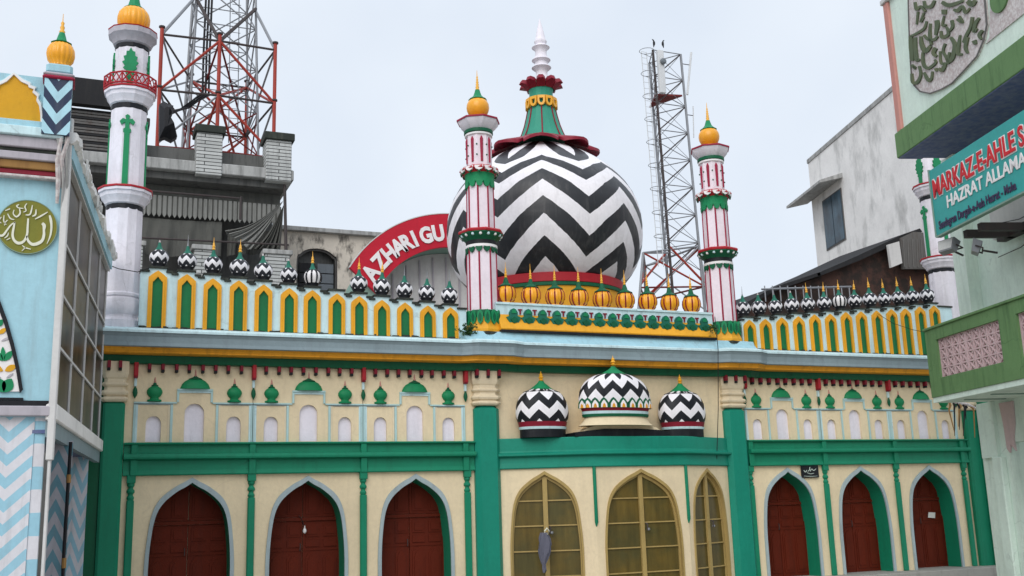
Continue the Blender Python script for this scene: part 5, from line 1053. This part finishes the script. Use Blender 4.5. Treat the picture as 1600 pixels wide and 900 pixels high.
for p_, q, z0, z1, m_ in (('A', 'C', 13.2, 15, 'steel_grey'), ('A', 'C', 15, 16.9, 'steel_red'), ('C', 'E', 16.9, 15, red), ('C', 'E', 15, 13.2, red), ('A', 'B', 16.9, 15, 'steel_grey'), ('A', 'B', 15, 16.9, 'steel_grey'), ('E', 'D', 16.9, 15, 'steel_grey'), ('E', 'D', 15, 16.9, red), ('A', 'B', 15, 13, 'steel_grey'), ('E', 'D', 15, 13, 'steel_grey'),
                            ('B', 'D', 16.9, 15, red), ('D', 'B', 16.9, 15, red), ('B', 'D', 15, 13, red), ('D', 'B', 15, 13, red), ('C', 'B', 15, 16.9, red), ('C', 'D', 15, 16.9, red), ('C', 'B', 15, 13, red), ('C', 'D', 15, 13, red), ('C', 'B', 16.9, 15, 'steel_maroon'), ('C', 'D', 16.9, 15, 'steel_maroon')):
    member(t1, 'brace', V3(p_, z0), V3(q, z1), .035 if m_ != red else .045, m_)
mxc, myc = 5.62, 16.4
def leg(i, z): h = 1.2-.03*(z-12); sx, sy = ((-1, -1), (1, -1), (1, 1), (-1, 1))[i]; return Vector((mxc+sx*h, myc+sy*h, z))
lv = [12+i*1.55 for i in range(11)]
for i in range(4): member(t1, 'mast_leg', leg(i, 12), leg(i, 27.5), .042, 'steel_grey', 8)
for a, b in zip(lv, lv[1:]):
    for i in range(4):
        j = (i+1) % 4; m_ = 'steel_red' if b < 14 else ('steel_maroon' if b < 16 else 'steel_grey'); member(t1, 'mast_brace', leg(i, a), leg(j, b), .026, m_, 5)
        if a < 21: member(t1, 'mast_brace', leg(j, a), leg(i, b), .026, m_, 5)
        member(t1, 'mast_beam', leg(i, b), leg(j, b), .02, 'steel_grey', 5)
for p_, i, s in (('A', 0, 19.2), ('E', 1, 18.9), ('C', 1, 19), ('C', 0, 19)): member(t1, 'strut', V3(p_, zc), leg(i, s), .05 if p_ != 'C' else .06, 'steel_grey' if p_ != 'C' else 'steel_dark', 6)
for dx in (-.62, -.52, -.42): k = MB(); k.tube([(mxc+dx, myc-1.0, 27), (mxc+dx-.1, myc-1.0, 17), (mxc+dx-.1, myc-1.1, 15.6), (mxc+dx-.8, myc-1.7, 14.9+dx*.3), (3.7, 13.5, 14.3+dx*.5)], .04, 'cable_black', 6); k.done('cable', t1, True)
k = MB()
for s in (-.15, .15): k.tube([(mxc+.35+s, myc-.9, 14), (mxc+.2+s, myc-.7, 27)], .018, 'steel_grey', 5)
for i in range(36): z = 14.2+i*.35; k.tube([(mxc+.2, myc-.88, z), (mxc+.5, myc-.88, z)], .012, 'steel_grey', 4)
k.done('ladder', t1)
# slender tower on the right
YT = 18.0; t2 = thing('lattice_tower', 'slim grey lattice tower with caged ladder and white antenna panels, right of the dome', 'tower', (24.9, YT, 9))
tp = lambda px, py, Y=YT: at(px, py, Y)
Lt, Rt = [tp(1020, 78), tp(1048, 420)], [tp(1062, 70), tp(1084, 300)]
Rt[1] = Rt[0].lerp(Rt[1], 1.5)
zT0 = Lt[0].z; zB = Lt[1].z; bk = Vector((24.75, YT+1.3, 0))
def lg(i, t):
    z = zT0+(zB-zT0)*t
    L = Lt[0].lerp(Lt[1], (z-Lt[0].z)/(Lt[1].z-Lt[0].z)); R_ = Rt[0].lerp(Rt[1], (z-Rt[0].z)/(Rt[1].z-Rt[0].z))
    if i == 0: return L
    if i == 1: return R_
    return Vector(((L.x*.62+R_.x*.38), YT+1.25, z))
ends = [tp(1047, 470), tp(1092, 470), Vector((25.0, YT+1.4, 9.6))]
for i in range(3): k = MB(); k.tube([lg(i, 0), lg(i, 1), lg(i, 1)+(lg(i, 1)-lg(i, 0))*.2], [.055, .06, .07], 'steel_grey' if i else 'steel_dark', 8); k.done('leg', t2)
N = 8
for n_ in range(N):
    a, b = n_/N, (n_+1)/N
    for i, j in ((0, 1), (1, 2), (2, 0)):
        member(t2, 'brace', lg(j, a), lg(i, b), .03 if (i, j) == (0, 1) else .02, 'steel_dark' if (i, j) == (0, 1) else 'steel_grey', 5); member(t2, 'beam', lg(i, a), lg(j, a), .024, 'steel_grey', 5)
        if (i, j) != (0, 1): member(t2, 'brace', lg(i, a), lg(j, b), .014, 'steel_grey', 4)
        else: member(t2, 'brace', lg(i, a), lg(j, b), .013, 'steel_grey', 4)
w1, w2_, w3 = tp(1005, 395), tp(1092, 385), Vector((24.6, YT+2.4, 12)); bz0 = 9.2
bs_ = [(w1, Vector((22.7, YT, bz0))), (w2_, Vector((26.2, YT, bz0))), (w3, Vector((24.6, YT+2.6, bz0)))]
for a, b in bs_: member(t2, 'base_leg', a, b, .055, 'steel_grey', 6)
for i, j in ((0, 1), (1, 2), (2, 0)):
    member(t2, 'base_beam', bs_[i][0], bs_[j][0], .045, 'steel_grey', 6); member(t2, 'base_beam', bs_[i][0].lerp(bs_[i][1], .55), bs_[j][0].lerp(bs_[j][1], .55), .04, 'steel_maroon', 6)
    member(t2, 'base_brace', bs_[i][0], bs_[j][0].lerp(bs_[j][1], .55), .04, 'steel_red', 6); member(t2, 'base_brace', bs_[j][0], bs_[i][0].lerp(bs_[i][1], .9), .035, 'steel_grey', 6)
    member(t2, 'base_brace', lg(i, .93), bs_[i][0].lerp(bs_[i][1], .0), .045, 'steel_grey', 6); member(t2, 'base_brace', lg(i, .9), bs_[j][0].lerp(bs_[j][1], .5), .05, 'steel_red', 6)
# ladder with hoops
def ld(t): z = zT0+(zB-zT0)*t; L = lg(0, t); return Vector((L.x-.62, YT-.25, z))
k = MB()
for s in (-.13, .13): k.tube([ld(.03)+Vector((s, 0, 0)), ld(1)+Vector((s, 0, 0))], .018, 'antenna_white', 5)
for i in range(34): p = ld(.03+.97*i/34); k.tube([p+Vector((-.13, 0, 0)), p+Vector((.13, 0, 0))], .010, 'antenna_white', 4)
ladder = k.done('ladder', t2)
for i in range(9):
    p = ld(.04+.94*i/9); k = MB(); k.tube([p+Vector((.32*cos(2*pi*j/16)-.05, -.32+.32*sin(2*pi*j/16), 0)) for j in range(17)], .014, 'steel_grey', 4); k.done('hoop', ladder)
    member(t2, 'ladder_stay', p, lg(0, .04+.94*i/9), .014, 'steel_grey', 4)
a, b = tp(1030, 80, YT-.2), tp(1030, 146, YT-.2); k = MB(); k.bbox(a.x-.15, a.x+.15, YT-.35, YT-.15, b.z, a.z, 'antenna_white', .03); k.done('antenna_panel', t2)
p = tp(1036, 96, YT-.4); k = MB(); k.T = Matrix.Translation(p) @ Matrix.Rotation(pi/2, 4, 'X'); k.lathe([(.1, -.05), (.14, 0), (.14, .06), (.08, .12)], 'shutter_grey', 14); k.done('dish', t2, True)
P3 = [tp(1024, 146), tp(1066, 148), Vector((24.6, YT+1.2, tp(1030, 150).z))]; k = MB(); k.add([P3[0], P3[1], P3[2], *(q-Vector((0, 0, .08)) for q in P3)], [(0, 1, 2), (5, 4, 3), (0, 3, 4, 1), (1, 4, 5, 2), (2, 5, 3, 0)], 'steel_maroon'); k.done('platform', t2)
for px, y0, y1, r_ in ((1079, 82, 148, .05), (1082, 166, 215, .025)):
    a, b = tp(px+1, y0), tp(px-5 if r_ > .03 else px+2, y1); o = member(t2, 'rod_antenna', a, b, r_, 'antenna_white', 8); q = a.lerp(b, .3); member(o, 'bracket', q, Vector((lg(1, (zT0-q.z)/(zT0-zB)).x, YT, q.z)), .02, 'steel_dark', 4)
# birds on the top rail
def bird(px, py, lab, s):
    p = tp(px, py, YT); k = MB(); k.T = Matrix.Translation(p) @ Matrix.Scale(.6, 4)
    vs = []; prof = [(-.0, -.30, .02), (.02, -.18, .05), (.05, -.05, .09), (.05, .12, .085), (.03, .20, .05), (.0, .26, .06), (-.05, .32, .04), (-.14, .32, .008)]
    for (dx, dz, r) in prof:
        for j in range(8): a = 2*pi*j/8; vs.append((dx*s+r*cos(a), r*sin(a), dz))
    k.add(vs, [(i*8+j, i*8+(j+1) % 8, i*8+8+(j+1) % 8, i*8+8+j) for i in range(len(prof)-1) for j in range(8)]+[tuple(range(8)), tuple(range(56, 64))], 'cable_black'); tag(k.done('bird', None, True), lab, 'bird', 'birds on the slim tower')
bird(1021, 68, 'dark bird perched on the far left top corner of the slim tower', 1); bird(1036.5, 69, 'dark bird perched mid-way along the top rail of the slim tower', -1)

k = 0
rr = random.Random(21)
for i in range(7):
    a = at(1484+i*5, 634, -.5); pts = [a+Vector((0, 0, .12-.02*i)), a+Vector((rr.uniform(-.1, .1), -.03, -.1)), a+Vector((rr.uniform(-.12, .1), -.02, -.3-rr.uniform(0, .5)))]
    if i == 0: tg = thing('cable_tangle', 'tangle of dark cables hanging under the green balcony at the right end of the shrine', 'cables', tuple(a))
    m_ = MB(); m_.tube([pts[0], (pts[0]+pts[1])/2+Vector((.04, 0, 0)), pts[1], pts[2]], [.02, .03, .02, .008], 'cable_black' if i % 3 else 'brown_band', 5); m_.done('cable', tg, True)
m_ = MB(); a = at(1512, 632, -.5); m_.tube([at(1487, 628, -.5), a, at(1530, 640, -.55), at(1560, 642, -.9)], [.03, .035, .02, .01], 'terrazzo', 6); m_.done('cable', tg, True)
for (a, b, c, d_), lab in (((1556, 350, 1600, 336), 'upper thin wire across the white panel under the teal signboard'), ((1560, 402, 1600, 372), 'lower thin wire sloping over the mint wall under the teal signboard')):
    P0 = TG @ Vector((*[(lambda q: (q[0], 1.0, q[1]))(gz(a, b, 1.0))][0],)); P1 = TG @ Vector((*[(lambda q: (q[0], 1.0, q[1]))(gz(c+30, d_-12, 1.0))][0],)); m_ = MB(); m_.tube([P0, (P0+P1)/2-Vector((0, 0, .06)), P1], .008, 'cable_black', 5); tag(m_.done('wire'), lab, 'wire')
